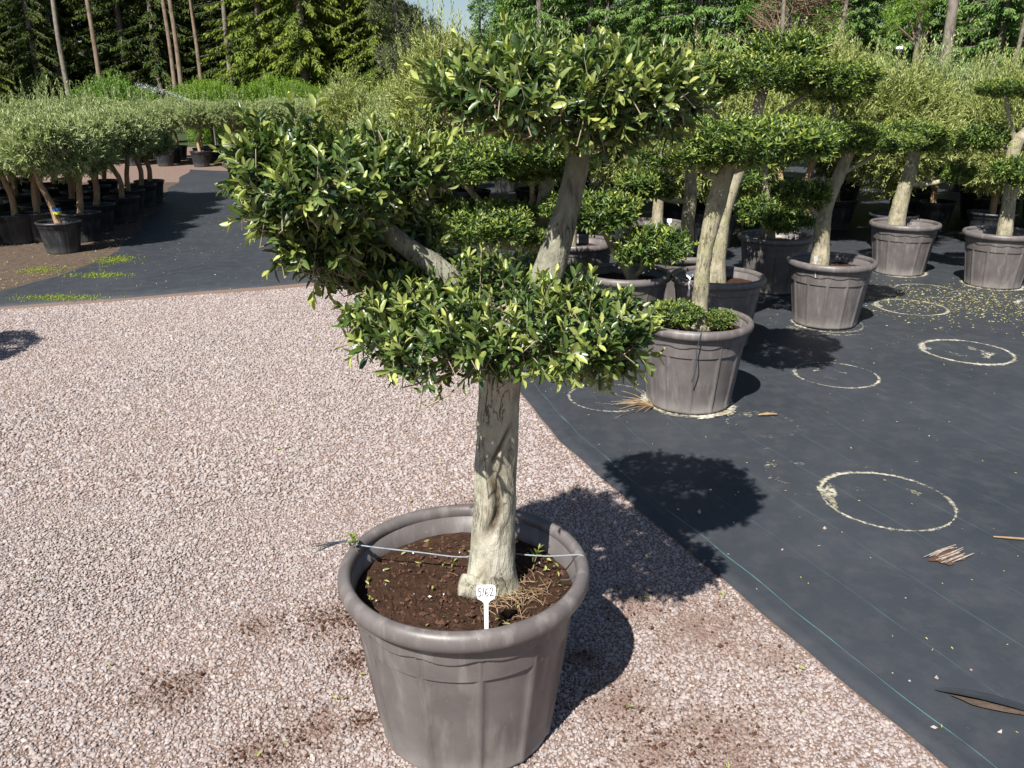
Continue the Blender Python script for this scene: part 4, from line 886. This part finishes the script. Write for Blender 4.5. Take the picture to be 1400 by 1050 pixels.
for r in range(3):
    for c in range(9):
        x = -4.9 - c * 0.92 + GO.normal(0, .08) - r * .25; y = 20.6 + c * 0.18 + r * 1.05 + GO.normal(0, .1)
        black_pot((x, y, 0.004), f'black nursery pot beyond the brown track, {ORD[r]} row back', f'black pots of the {ORD[r]} row beyond the track', 1.05)
        olive(x, y, 0.30, f'small grey green olive tree beyond the brown track, {ORD[r]} row back', f'olives of the {ORD[r]} row beyond the track', STD, STD_B, 0.88 + GO.normal(0, .05), float(GO.uniform(.95, 1.12)), 0.05)
GB = 'bushy olives crowded behind the cloud pruned trees'
ORD = ['first', 'second', 'third', 'fourth', 'fifth', 'sixth', 'seventh']
rows = [(9.7, -0.75, 8.2), (10.9, -1.1, 9.2), (12.1, -1.6, 10.0), (13.6, -2.0, 11.2), (15.4, -2.6, 12.5), (17.6, -3.2, 14.0), (20.5, -3.9, 16.0)]
for ri, (y, xa, xb) in enumerate(rows):
    x = xa + 0.2 * (ri % 2)
    while x < xb:
        xx, yy = x + GO.normal(0, .09), y + GO.normal(0, .12); h = 0.88 + GO.normal(0, .06) + 0.02 * ri
        if y > 11.5 and xx / (0.944 * yy + 0.3) < -0.115: h -= 0.34
        for (bx_, by_, bh_) in ((-0.75, 9.7, 0.30), (0.2, 9.7, 0.14), (2.9, 9.7, 0.42), (3.6, 10.9, 0.25), (2.1, 10.9, 0.2), (6.3, 9.7, 0.12)):
            if abs(xx - bx_) < 0.55 and abs(yy - by_) < 0.5: h += bh_
        black_pot((xx, yy, ZP), f'black nursery pot in the {ORD[ri]} row behind the cloud pruned trees', f'black pots of the {ORD[ri]} row behind the cloud pruned trees', 1.12, float(GO.uniform(0, 6)))
        olive(xx, yy, 0.335, f'bushy olive with silvery shoots in the {ORD[ri]} row behind the cloud pruned trees', f'bushy olives of the {ORD[ri]} row behind the cloud pruned trees', BUSH, BUSH_B, h, float(GO.uniform(.9, 1.15)), 0.05)
        x += (0.98 if y < 13 else 1.15) + GO.uniform(0, .12)

# ------------------------------------------------------------------ shrubs, forest
def shrub_mesh(seed, rx, rz, n, mat, ll=0.10):
    g = rng_(seed); lobes = [((g.normal(0, rx * .35), g.normal(0, rx * .35), rz * g.uniform(.35, .75)), (rx * .55, rx * .55, rz * .42)) for k in range(8)]
    L6, *_ = make_pad(seed, lobes, n, (.3, .65), 8, ll, 0.32, up_bias=1.0, low=.4, out=.55, fill=.3); return leaf_mesh('crown', LEAF2, *L6, mat)
SHR = [shrub_mesh(600 + k, 1.3, 2.2, 900, 'leaf_hedge', 0.12) for k in range(3)]
SHR_D = [shrub_mesh(610, 1.2, 2.0, 800, 'leaf_wood', 0.12)]
SHR_S = [shrub_mesh(612, .8, 1.2, 700, 'leaf_olive_warm', 0.08)]
STEM = tube_mesh('stem', [(0, 0, 0), (0.03, 0, .5), (0, .05, 1.1)], [.06, .05, .02], 'bark_spruce', 8, 4)
def shrub(x, y, s, meshes, label, group=None, name='leafy_shrub'):
    t = thing(name, label, 'shrub', (x, y, 0), float(GO.uniform(0, 6.28)), group)
    kind(obj('crown', meshes[int(GO.integers(len(meshes)))], t, (0, 0, 0), 0, s), 'stuff'); obj('stem', STEM, t, (0, 0, 0), 0, s); return t
for k in range(11):
    x = -13.2 + k * 1.45; shrub(x + GO.normal(0, .2), 31.5 + GO.normal(0, .8) - k * .15, float(GO.uniform(.68, .92)), SHR, 'bright green leafy shrub in the hedge before the dark forest', 'bright hedge shrubs before the forest')
shrub(-13.0, 29.0, 0.75, SHR_S, 'yellowish olive shrub beside the water jet')
shrub(-14.2, 30.6, 0.95, SHR_D, 'darker green shrub rising behind the yellowish shrub')
shrub(-6.3, 23.5, 0.55, SHR_S, 'low brownish shrub at the end of the row beyond the brown track')
for k in range(22):
    shrub(4 + k * 1.35 + GO.normal(0, .3), 27 + GO.normal(0, 1.2), float(GO.uniform(.75, 1.15)), SHR_S + SHR_D, 'mixed olive green shrub between the bushy olives and the forest', 'shrubs before the right-hand forest')

def spruce_mesh(seed, H, Rm, z0, droop, dens, mat):
    g = rng_(seed); B, D, NN, LL, W, TP = [], [], [], [], [], []; A_, E_ = [], []
    z = z0
    while z < H - 0.3:
        nb = 6
        for k in range(nb):
            zz = z + g.uniform(-.15, .15)
            if g.uniform() < 0.12: continue
            ln = Rm * (1 - (zz / H)) ** 0.7 * g.uniform(.65, 1.1) * min(1, .55 + .25 * (zz - z0 + 1)); an = g.uniform(0, 6.28); dr = np.array([math.cos(an), math.sin(an), 0]); sd2 = np.array([-dr[1], dr[0], 0])
            m = max(4, int(ln * dens * (1.0 if zz < 8 else 0.5))); s = g.uniform(.12, 1, m)
            P = np.array([0, 0, zz]) + dr * (ln * s)[:, None] + np.array([0, 0, 1.0]) * (-droop * ln * s ** 1.4 + .12 * ln * s ** 3)[:, None]
            A_.append((0, 0, zz)); E_.append(np.array([0, 0, zz]) + dr * ln * .9 + [0, 0, -droop * ln * .86 + .1 * ln])
            for side in (-1, 1, 0):
                sd3 = sd2 * side * g.uniform(.5, 1.1, (m, 1)) + dr * g.uniform(.2, .7, (m, 1)) + np.array([0, 0, -1.0]) * g.uniform(.25, 1.1, (m, 1))
                B.append(P + g.normal(0, .04, P.shape)); D.append(sd3); NN.append(g.normal(0, .5, (m, 3)) + [0, 0, 1]); l_ = g.uniform(.16, .42, m) * (1.15 - .5 * s) * (1 if zz < 8 else 1.5); LL.append(l_); W.append(g.uniform(.05, .10, m)); TP.append(np.clip(s - .45 + g.normal(0, .2, m), 0, 1) * .9)
        z += 0.34 if z < 8 else 0.6
    me = leaf_mesh('crown', LEAF2, *[np.concatenate(q) for q in (B, D, NN, LL, W, TP)], mat)
    V, F = prisms(np.array(A_), np.array(E_), .03, .008, 3); return me, build_mesh('branches', V, [F], 'bark_spruce')
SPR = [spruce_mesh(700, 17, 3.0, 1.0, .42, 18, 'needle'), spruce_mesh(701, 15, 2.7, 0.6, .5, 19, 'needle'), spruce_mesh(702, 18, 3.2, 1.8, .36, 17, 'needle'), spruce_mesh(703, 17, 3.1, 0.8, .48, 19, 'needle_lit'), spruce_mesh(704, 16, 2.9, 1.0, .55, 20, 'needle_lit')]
SPB = [spruce_mesh(710, 15, 3.0, .4, .25, 18, 'needle_blue'), spruce_mesh(711, 13, 2.8, .4, .3, 19, 'needle_blue')]
SPR_T = tube_mesh('trunk', [(0, 0, 0), (0, 0, 4), (.05, 0, 10), (0, 0, 17)], [.20, .17, .11, .03], 'bark_spruce', 12, 5)
PINE_T = [tube_mesh('trunk', [(0, 0, 0), (.05, 0, 4), (-.05, .05, 9), (.1, 0, 18)], [.125, .105, .09, .05], 'bark_pine', 12, 6), tube_mesh('trunk', [(0, 0, 0), (-.12, 0, 4), (.1, .05, 9), (0, 0, 18)], [.12, .10, .09, .05], 'bark_spruce', 12, 6)]
PALE_T = tube_mesh('trunk', [(0, 0, 0), (.03, 0, 4), (.3, .05, 9), (.5, 0, 16)], [.20, .165, .14, .05], 'bark_spruce', 14, 6)
def pine_crown(seed, z0, z1, Rm, mat, n=260, ll=.22):
    g = rng_(seed); lobes = [((g.normal(0, Rm * .5), g.normal(0, Rm * .5), g.uniform(z0, z1)), (Rm * g.uniform(.25, .5),) * 2 + (g.uniform(.4, .8),)) for k in range(14)]
    L6, *_ = make_pad(seed, lobes, n * 4, (.25, .6), 6, ll, .16, up_bias=.5, low=.6, out=.4, fill=.2)
    me = leaf_mesh('crown', LEAF2, *L6, mat); c = np.array([l[0] for l in lobes]); V, F = prisms(np.stack([c[:, 0] * 0, c[:, 1] * 0, c[:, 2] - .8], -1), c, .06, .02, 4); return me, build_mesh('branches', V, [F], 'bark_pine')
PINE_C = [pine_crown(720, 11, 18, 2.4, 'needle_pine')]
PINE_LOW = pine_crown(721, 2.5, 11, 2.8, 'needle_pine', 420, .28)
def leafy_tree_mesh(seed, mat, z0=2.0, z1=10, Rm=3.0):
    g = rng_(seed); lobes = []
    for k in range(22):
        u = unit(g.normal(size=3)); lobes.append(((u[0] * Rm * .7, u[1] * Rm * .7, (z0 + z1) / 2 + u[2] * (z1 - z0) * .42), (Rm * g.uniform(.22, .42),) * 2 + (g.uniform(.5, .95),)))
    L6, *_ = make_pad(seed, lobes, 1500, (.4, .8), 7, .17, .45, up_bias=.5, low=.5, out=.4, fill=.2)
    c = np.array([l[0] for l in lobes]); V, F = prisms(np.stack([c[:, 0] * .1, c[:, 1] * .1, np.maximum(c[:, 2] - 2, 1)], -1), c, .06, .02, 4)
    return leaf_mesh('crown', LEAF2, *L6, mat), build_mesh('branches', V, [F], 'bark_spruce')
LT = [leafy_tree_mesh(730, 'leaf_wood'), leafy_tree_mesh(731, 'leaf_hedge')]
def forest_tree(x, y, cr, trunk, label, cat, group, name, s=1.0):
    t = thing(name, label, cat, (x, y, 0), float(GO.uniform(0, 6.28)), group); t.scale = (s,) * 3
    obj('trunk', trunk, t)
    if cr: kind(obj('crown', cr[0], t), 'stuff'); kind(obj('branches', cr[1], t), 'stuff')
    return t
# pines with bare trunks on the left
for (x, y, k, s) in [(-26.3, 42, 1, 1.0), (-20.9, 41.5, 1, 1.05), (-19.9, 42.5, 0, 1.0), (-16.7, 43.5, 0, .95), (-15.9, 42.2, 0, 1.0), (-15.4, 43.6, 0, .9), (-17.9, 46, 1, .6), (-13.2, 41.5, 1, 1.05), (-23.5, 45, 1, .9)]:
    forest_tree(x, y, PINE_C[0], PINE_T[k], 'tall pine with bare reddish trunk against the dark forest' if k == 0 else 'tall pine with bare grey trunk against the dark forest', 'pine tree', 'bare reddish pine trunks' if k == 0 else 'bare grey pine trunks', 'pine_tree', s)
# spruces behind and between
GSP = 'drooping spruces of the left forest'
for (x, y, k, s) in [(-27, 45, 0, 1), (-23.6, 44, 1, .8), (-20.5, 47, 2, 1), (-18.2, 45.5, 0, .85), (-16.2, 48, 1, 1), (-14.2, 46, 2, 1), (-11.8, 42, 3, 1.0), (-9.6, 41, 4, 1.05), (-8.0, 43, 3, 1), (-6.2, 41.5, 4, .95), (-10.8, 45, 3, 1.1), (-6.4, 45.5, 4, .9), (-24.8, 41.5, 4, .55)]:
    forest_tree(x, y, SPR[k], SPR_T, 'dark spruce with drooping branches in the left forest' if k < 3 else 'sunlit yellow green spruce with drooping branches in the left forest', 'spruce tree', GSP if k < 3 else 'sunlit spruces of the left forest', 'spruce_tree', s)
for row, y in enumerate((50, 54, 59)):
    for k in range(18):
        x = -40 + k * 2.5 + GO.normal(0, .6) + row
        if x > -4.5 and row < 2: continue
        if x > -4.0 or -0.15 * y < x < -0.04 * y: continue
        forest_tree(x, y + GO.normal(0, 1), SPR[int(GO.integers(3))], SPR_T, 'dark spruce deep in the left forest', 'spruce tree', 'spruces deep in the left forest', 'spruce_tree', float(GO.uniform(.95, 1.25)))
t_ = forest_tree(-5.0, 38.5, PINE_LOW, PINE_T[1], 'grey green pine with low twiggy crown at the forest corner', 'pine tree', None, 'pine_tree', .95)
# the paler forest to the right
GRF = 'bluish green spruces of the right forest'
for k in range(15):
    x = -1.5 + k * 2.5 + GO.normal(0, .5); y = 44 + GO.normal(0, 1.5) - (2.5 if 2 < k < 8 else 0)
    forest_tree(x, y, SPB[k % 2], SPR_T, 'lighter green spruce with dense branches in the right forest', 'spruce tree', GRF, 'spruce_tree', float(GO.uniform(.8, 1.1)) * (0.55 if k == 0 else 1))
for row, y in enumerate((50, 56)):
    for k in range(17):
        x = 2 + k * 2.8 + GO.normal(0, .6) + row
        forest_tree(x, y + GO.normal(0, 1), (SPB + [LT[0]])[int(GO.integers(3))], SPR_T, 'tree deep in the right forest', 'tree', 'trees deep in the right forest', 'forest_tree', float(GO.uniform(.95, 1.2)))
for (x, y, s) in [(0.6, 52, 1.0), (1.5, 47, 1.0), (12.5, 40.5, .8)]:
    forest_tree(x, y, LT[0], SPR_T, 'broadleaved tree among the spruces at the forest edge', 'tree', 'broadleaved trees among the spruces', 'broadleaf_tree', s)
forest_tree(15.2, 31.2, None, PALE_T, 'bare pale pine trunk rising behind the bushy olives by the lamp post', 'pine tree', None, 'pine_tree', 1.05)
forest_tree(16.2, 36, pine_crown(740, 4.6, 7, 1.0, 'leaf_hedge', 90, .2), PINE_T[1], 'tree with a yellow green leaf cluster beside the bare pale trunk', 'tree', None, 'broadleaf_tree', .95)
for (x, y) in [(9.9, 33), (20.5, 36), (14.0, 38), (23.0, 37)]:
    forest_tree(x, y, None, PINE_T[1], 'thin grey bare trunk before the right forest', 'tree', 'thin grey trunks before the right forest', 'bare_tree', .8)
# leafless twiggy tree
def bare_tree(x, y):
    g = rng_(750); t = thing('bare_tree', 'leafless brownish twiggy tree before the right forest', 'tree', (x, y, 0))
    obj('trunk', PINE_T[1], t, (0, 0, 0), 0, (.6, .6, .5)); b = MB(); A0 = []; E0 = []
    for k in range(70):
        z = g.uniform(1.5, 8); an = g.uniform(0, 6.28); l_ = g.uniform(1.0, 2.6); d = np.array([math.cos(an), math.sin(an), g.uniform(.0, .6)]); p = np.array([0, 0, z]); A0.append(p); E0.append(p + d * l_)
        for q in range(16):
            s = g.uniform(.2, 1); p2 = p + d * l_ * s; d2 = unit(d + g.normal(0, .7, 3)); A0.append(p2); E0.append(p2 + d2 * g.uniform(.3, .9))
    V, F = prisms(np.array(A0), np.array(E0), .022, .008, 3); kind(obj('branches', build_mesh('branches', V, [F], 'dry_twig'), t), 'stuff')
bare_tree(10.6, 34.5); 

# ------------------------------------------------------------------ small things
lp_ = thing('lamp_post', 'slim post with dark lamp head and white cap behind the bushy olives', 'lamp post', (6.95, 16.0, 0))
V, F = lathe([(0.022, 0), (0.022, 2.34)], 12); obj('post', build_mesh('post', V, [F], 'metal_grey', True), lp_)
V, F = lathe([(0.0, 2.33), (0.03, 2.33), (0.055, 2.42), (0.05, 2.45), (0, 2.45)], 16); obj('lamp_head', build_mesh('lamp_head', V, [F], 'dark_plastic', True), lp_)
V, F = lathe([(0.062, 2.45), (0.064, 2.47), (0.05, 2.495), (0, 2.50)], 16); obj('cap', build_mesh('cap', V, [F], 'white_plastic', True), lp_)
spk = thing('sprinkler', 'sprinkler throwing a thin white jet of water before the hedge', 'sprinkler', (-8.95, 26.0, 0))
V, F = lathe([(0.02, 0), (0.02, 1.15), (0.035, 1.16), (0.035, 1.24), (0.01, 1.26)], 10); obj('riser', build_mesh('riser', V, [F], 'metal_grey', True), spk)
g = rng_(760); n = 1300; s = g.uniform(0, 1, n) ** 0.8; jx = -1.9 * s; jz = 1.24 + 1.05 * s - 0.35 * s * s
P = np.stack([jx, -0.6 * s, jz], -1) + g.normal(0, 1, (n, 3)) * (0.008 + 0.045 * s[:, None] ** 1.5) + np.stack([0 * s, 0 * s, -np.abs(g.normal(0, .22, n)) * s ** 1.2 * (g.uniform(size=n) < .35)], -1)
kind(obj('water_jet', crumbs(g, P, 0.006, 'water', 'water_jet'), spk), 'stuff')

# chalk rings left by pots (marks on the mat)
def lime_ring(cx, cy, r, wd, strength, seed, patches=(), inner=0.35):
    g = rng_(seed); n = 140; th = np.linspace(0, 2 * np.pi, n, endpoint=False); ph = np.stack([np.cos(th) * 2, np.sin(th) * 2, 0 * th], -1)
    w_ = wd * (1 + 0.7 * snoise(ph, seed, 2.5)) ; w_ = np.clip(w_, wd * .25, None); rr = r * (1 + 0.012 * snoise(ph, seed + 1, 1.2))
    b = MB(); rows = [(-1.6, -0.6), (-0.5, .55), (0.4, .75), (1.3, 0.0), (3.5, -1.0)]
    X = np.array([cx + (rr + w_ * k) * np.cos(th) for k, _ in rows]); Y = np.array([cy + (rr + w_ * k) * np.sin(th) for k, _ in rows])
    tp_ = np.array([np.clip(v + strength + 0.55 * snoise(ph, seed + 2, 1.6), -1.5, 1.5) for _, v in rows])
    V = np.stack([X, Y, mat_z(X, Y) + 0.0030], -1).reshape(-1, 3); m = len(rows); idx = np.arange(m * n).reshape(m, n)
    F = np.stack([idx[:-1], idx[1:], np.roll(idx[1:], -1, 1), np.roll(idx[:-1], -1, 1)], -1).reshape(-1, 4); b.add(V, F, tp_.ravel())
    for (ang, rad, sx, sy, st) in patches:
        px, py = cx + rad * math.cos(ang), cy + rad * math.sin(ang); q = 30; t = np.linspace(0, 2 * np.pi, q, endpoint=False); kk = 1 + .3 * np.sin(3 * t + seed) + .2 * np.sin(5 * t)
        rot = ang + 1.57; ex = [np.array([px]), ]; PX = [px]; PY = [py]; TT = [st + .5]
        for f in (.55, 1.0):
            ux, uy = f * kk * sx * np.cos(t), f * kk * sy * np.sin(t); PX += list(px + ux * math.cos(rot) - uy * math.sin(rot)); PY += list(py + ux * math.sin(rot) + uy * math.cos(rot)); TT += [st + .3 if f < 1 else -.7] * q
        PX, PY = np.array(PX), np.array(PY); V = np.stack([PX, PY, mat_z(PX, PY) + 0.0046], -1)
        b.add(V, [(0, 1 + k, 1 + (k + 1) % q) for k in range(q)], np.array(TT)); b.add(V, [(1 + k, 1 + q + k, 1 + q + (k + 1) % q, 1 + (k + 1) % q) for k in range(q)], np.array(TT))
    return obj('lime_ring', b.mesh('lime_ring', 'lime', True), weed_mat)
lime_ring(1.64, 3.26, 0.272, 0.0075, 0.45, 1, [(2.95, .24, .14, .055, .75), (0.4, .17, .05, .025, .7), (2.3, .12, .05, .03, -.1), (5.3, .1, .06, .03, -.15)])
lime_ring(1.34, 3.56, 0.26, 0.009, -0.75, 2, [(2.6, .12, .10, .04, .0), (3.9, .16, .08, .03, .1), (1.2, .08, .08, .02, .1)])
lime_ring(2.05, 4.96, 0.25, 0.0075, 0.25, 3, [(2.4, .13, .06, .02, .5), (0.8, .06, .07, .015, .3), (4.0, .1, .05, .015, .1)])
lime_ring(3.14, 5.47, 0.285, 0.011, 0.55, 4, [(5.6, .13, .14, .05, .5), (0.5, .1, .12, .04, .35), (2.8, .27, .1, .05, .5), (3.6, .12, .1, .03, .2)])
lime_ring(3.33, 6.73, 0.275, 0.010, 0.60, 5, [(2.9, .26, .10, .05, .7), (1.6, .1, .12, .02, .2), (0.2, .1, .08, .02, .1)])
lime_ring(0.57, 4.56, 0.235, 0.0075, 0.35, 6, [(0.6, .06, .08, .02, .1), (2.5, .1, .06, .015, 0), (4.5, .12, .08, .015, .2)])
lime_ring(1.02, 4.50, 0.245, 0.014, 0.75, 7, [(4.9, .26, .12, .035, .95), (5.5, .27, .1, .04, .85), (4.2, .265, .1, .02, .7)])
lime_ring(2.45, 6.22, 0.255, 0.012, 0.25, 8, [(3.6, .34, .12, .05, .45), (4.4, .33, .12, .04, .3), (4.9, .34, .12, .02, .2)])
lime_ring(3.75, 7.35, 0.27, 0.016, 0.1, 9, [(1.0, .1, .14, .06, .0)])
lime_ring(4.55, 6.75, 0.28, 0.014, 0.1, 10)
lime_ring(3.85, 8.17, 0.25, 0.016, 0.4, 12); lime_ring(4.48, 7.60, 0.25, 0.016, 0.4, 13)
lime_ring(1.35, 4.15, 0.18, 0.02, -0.7, 14, [(2.0, .14, .14, .06, .05), (1.2, .16, .1, .05, .0)])

# fallen leaves and bits
def litter(name, P, mat, size, seed, label, cat='leaves', parent=None):
    g = rng_(seed); n = len(P); me = leaf_mesh(name, LEAF4, P, unit(g.normal(size=(n, 3)) * [1, 1, .12]), g.normal(size=(n, 3)) * .3 + [0, 0, 1], size * g.uniform(.6, 1.3, n), size * g.uniform(.25, .5, n), g.uniform(0, 1, n), mat)
    return tag(kind(obj(name, me), 'stuff'), label, cat)
g = rng_(800)
n = 2600; X = 4.1 + g.normal(0, .75, n); Y = 6.85 + g.normal(0, .42, n) - .12 * (X - 4.1); litter('leaf_litter', np.stack([X, Y, mat_z(X, Y) + .006], -1), 'fallen', .022, 801, 'yellow fallen leaves strewn round the right pots on the mat')
n = 750; Y = g.uniform(1.6, 9.5, n); X = edge_x(Y) + .1 + g.uniform(0, 1, n) * 5; litter('leaf_bits', np.stack([X, Y, mat_z(X, Y) + .005], -1), 'fallen', .012, 802, 'pale leaf bits scattered thinly over the black mat')
n = 420; Y = g.uniform(7.4, 16, n); X = road_l(Y) + .2 + g.uniform(0, 1, n) * 2.6; litter('leaf_bits', np.stack([X, np.maximum(Y, road_y(X) + .1), 0 * X + .012], -1), 'fallen', .018, 803, 'pale leaf bits scattered on the mat road')
n = 800; Y = g.uniform(6.9, 14, n); X = road_l(Y) - .05 - np.abs(g.normal(0, .7, n)); litter('dry_leaves', np.stack([X, Y, 0 * X + .012], -1), 'fallen', .022, 804, 'dry leaves lying on the soil bed below the olives')
n = 130; Y = g.uniform(1.15, 6.4, n); X = g.uniform(-1, 1, n) * .62 * (Y * .94 + .56); ok = (X < edge_x(Y) - .05) & (np.hypot(X + .128, Y - 1.94) > .34) & (Y < road_y(X) - .1); X, Y = X[ok], Y[ok]
litter('dropped_leaves', np.stack([X, Y, 0 * X + .0125], -1), 'fallen_green', .026, 805, 'small green and pale leaves dropped on the gravel')
# spilt potting soil on the gravel
sp = [(x, y, r * 1.15, int(n * .6)) for x, y, r, n in SPILLS]
C = np.concatenate([np.stack([g.normal(x, s, n), g.normal(y, s * .8, n), g.uniform(.005, .011, n)], -1) for x, y, s, n in sp]); C = C[(C[:, 0] < edge_x(C[:, 1]) - .03) & (np.hypot(C[:, 0] + .128, C[:, 1] - 1.94) > .25)]
tag(kind(obj('spilt_soil', crumbs(g, C, .0030, 'crumb', 'spilt_soil')), 'stuff'), 'dark potting soil crumbs spilt on the gravel round the front pot', 'soil')
# weeds at the mat corner
def weeds(cx, cy, rx, ry, n, h, seed, label):
    g = rng_(seed); P = np.stack([cx + g.normal(0, rx, n), cy + g.normal(0, ry, n), 0 * g.normal(size=n) + .006], -1)
    me = leaf_mesh('weed_patch', LEAF2, P, g.normal(0, .5, (n, 3)) + [0, 0, .7], g.normal(size=(n, 3)) + [0, -.5, .5], h * g.uniform(.5, 1.3, n), h * .3, g.uniform(0, .8, n), 'weed'); tag(kind(obj('weed_patch', me), 'stuff'), label, 'weeds')
weeds(-4.28, 8.85, .10, .12, 540, .024, 901, 'green weed patch on the mat road beside the foremost black pot')
weeds(-4.05, 8.05, .16, .06, 420, .024, 902, 'narrow green weed patch with one tall stalk at the mat road edge')
weeds(-4.0, 7.10, .22, .06, 660, .024, 903, 'long green weed patch at the front corner of the mat road')
weeds(-4.75, 8.30, .14, .10, 360, .024, 904, 'dull green weed patch on the shaded soil bed')
sprig((-4.08, 8.1, 0.03), 'tall weed stalk standing in the narrow weed patch', 5, 0.16, 12, 'weed')
# dead roots, stick, bark
def roots(x, y, label):
    g = rng_(910); t = thing('dry_roots', label, 'roots', (x, y, ZP)); b = MB()
    for k in range(26):
        e_ = np.array([-g.uniform(.06, .24), g.normal(.04, .07), g.uniform(.0, .05)]); V, F, tri = sweep([(0, 0, .012), e_ * .5 + [0, g.normal(0, .01), .02], e_], [.0024, .0018, .001], 4, 4); b.add(V, F)
    obj('fibres', b.mesh('fibres', 'straw', True), t)
roots(0.80, 4.38, 'tuft of dry pale roots by the foot of the chalk-crusted pot')
tag(obj('stick', tube_mesh('stick', [(1.36, 4.26, .026), (1.41, 4.262, .030), (1.47, 4.27, .026)], [.004, .009, .003], 'straw', 8, 5)), 'short pale stick lying between two chalk rings on the mat', 'stick')
tag(obj('stick', tube_mesh('stick', [(1.93, 2.93, .024), (2.0, 2.915, .026), (2.12, 2.90, .024)], [.003, .005, .004], 'straw', 6, 5)), 'long thin pale stick lying on the mat beyond the frayed bark', 'stick')
def bark_piece(x, y):
    g = rng_(920); t = thing('bark_piece', 'frayed striped piece of bark lying on the mat', 'bark', (x, y, ZP), R(28)); b = MB()
    for k in range(9):
        yy = (k - 4) * .0095 + g.normal(0, .002); l0, l1 = -.075 + g.normal(0, .018) - .01 * (k - 4) * .3, .075 + g.normal(0, .018)
        V, F, tri = sweep([(l0, yy, .004), ((l0 + l1) / 2, yy + g.normal(0, .005), .008), (l1, yy, .006)], [.0012, .0036, .0015], 6, 5); b.add(V, F)
    q = 26; ta = np.linspace(0, 2 * np.pi, q, endpoint=False); kk = 1 + .16 * np.sin(5 * ta) + .1 * np.sin(9 * ta + 1)
    V = [(0, 0, .006)] + [(.082 * k_ * math.cos(a_), .046 * k_ * math.sin(a_), .0015) for a_, k_ in zip(ta, kk)]
    obj('dark_gap_sheet', build_mesh('dark_gap_sheet', V, [[(0, 1 + k, 1 + (k + 1) % q) for k in range(q)]], 'crumb'), t)  # dark sheet standing in for the shaded hole beneath the strips
    obj('strips', b.mesh('strips', 'bark_strip', False), t)
bark_piece(1.68, 2.79)
# torn, lifted flap of the mat
def flap(cx, cy, rz):
    us = np.linspace(-1, 1, 25); vs_ = np.linspace(0, 1, 9); V = []
    for u in us:
        hgt = max(0, 1 - u * u) ** 1.0
        for v in vs_: V.append((u * .15, (v * .06 - .012) * hgt ** .6, .002 + .016 * hgt * (1 - v) ** 1.6 - (.002 if v == 1 else 0)))
    V = np.array(V); V[:, 2] += .001 * snoise(V, 3, 60); n = 9; idx = np.arange(25 * n).reshape(25, n); F = np.stack([idx[:-1, :-1], idx[1:, :-1], idx[1:, 1:], idx[:-1, 1:]], -1).reshape(-1, 4)
    o = obj('torn_flap', build_mesh('torn_flap', V, [F], 'fabric', True), weed_mat, (cx, cy, .018), rz)
    q = 24; t = np.linspace(0, 2 * np.pi, q, endpoint=False); V = [(0, -.014, 0)] + [(.10 * math.cos(a_) * (1 + .2 * math.sin(3 * a_)), -.014 + .016 * math.sin(a_) * (1 + .3 * math.sin(2 * a_)), 0) for a_ in t]
    obj('torn_hole', build_mesh('torn_hole', V, [[(0, 1 + k, 1 + (k + 1) % q) for k in range(q)]], 'soil_bed'), weed_mat, (cx, cy, .0235), rz)
flap(1.40, 1.97, R(-24))
# loose stones on the mat
g = rng_(930)
for k in range(16):
    y = g.uniform(1.5, 3.4); x = edge_x(y) + .06 + abs(g.normal(0, .35))
    me = crumbs(g, np.array([[0, 0, .004]]), .0065, 'stone', 'pebble'); tag(obj('pebble', me, None, (x, y, float(mat_z(x, y)))), 'stray pale pebble lying on the black mat', 'pebble', 'stray pebbles on the mat')
print('stones', N_STONES, 'objects', len(SC.objects))
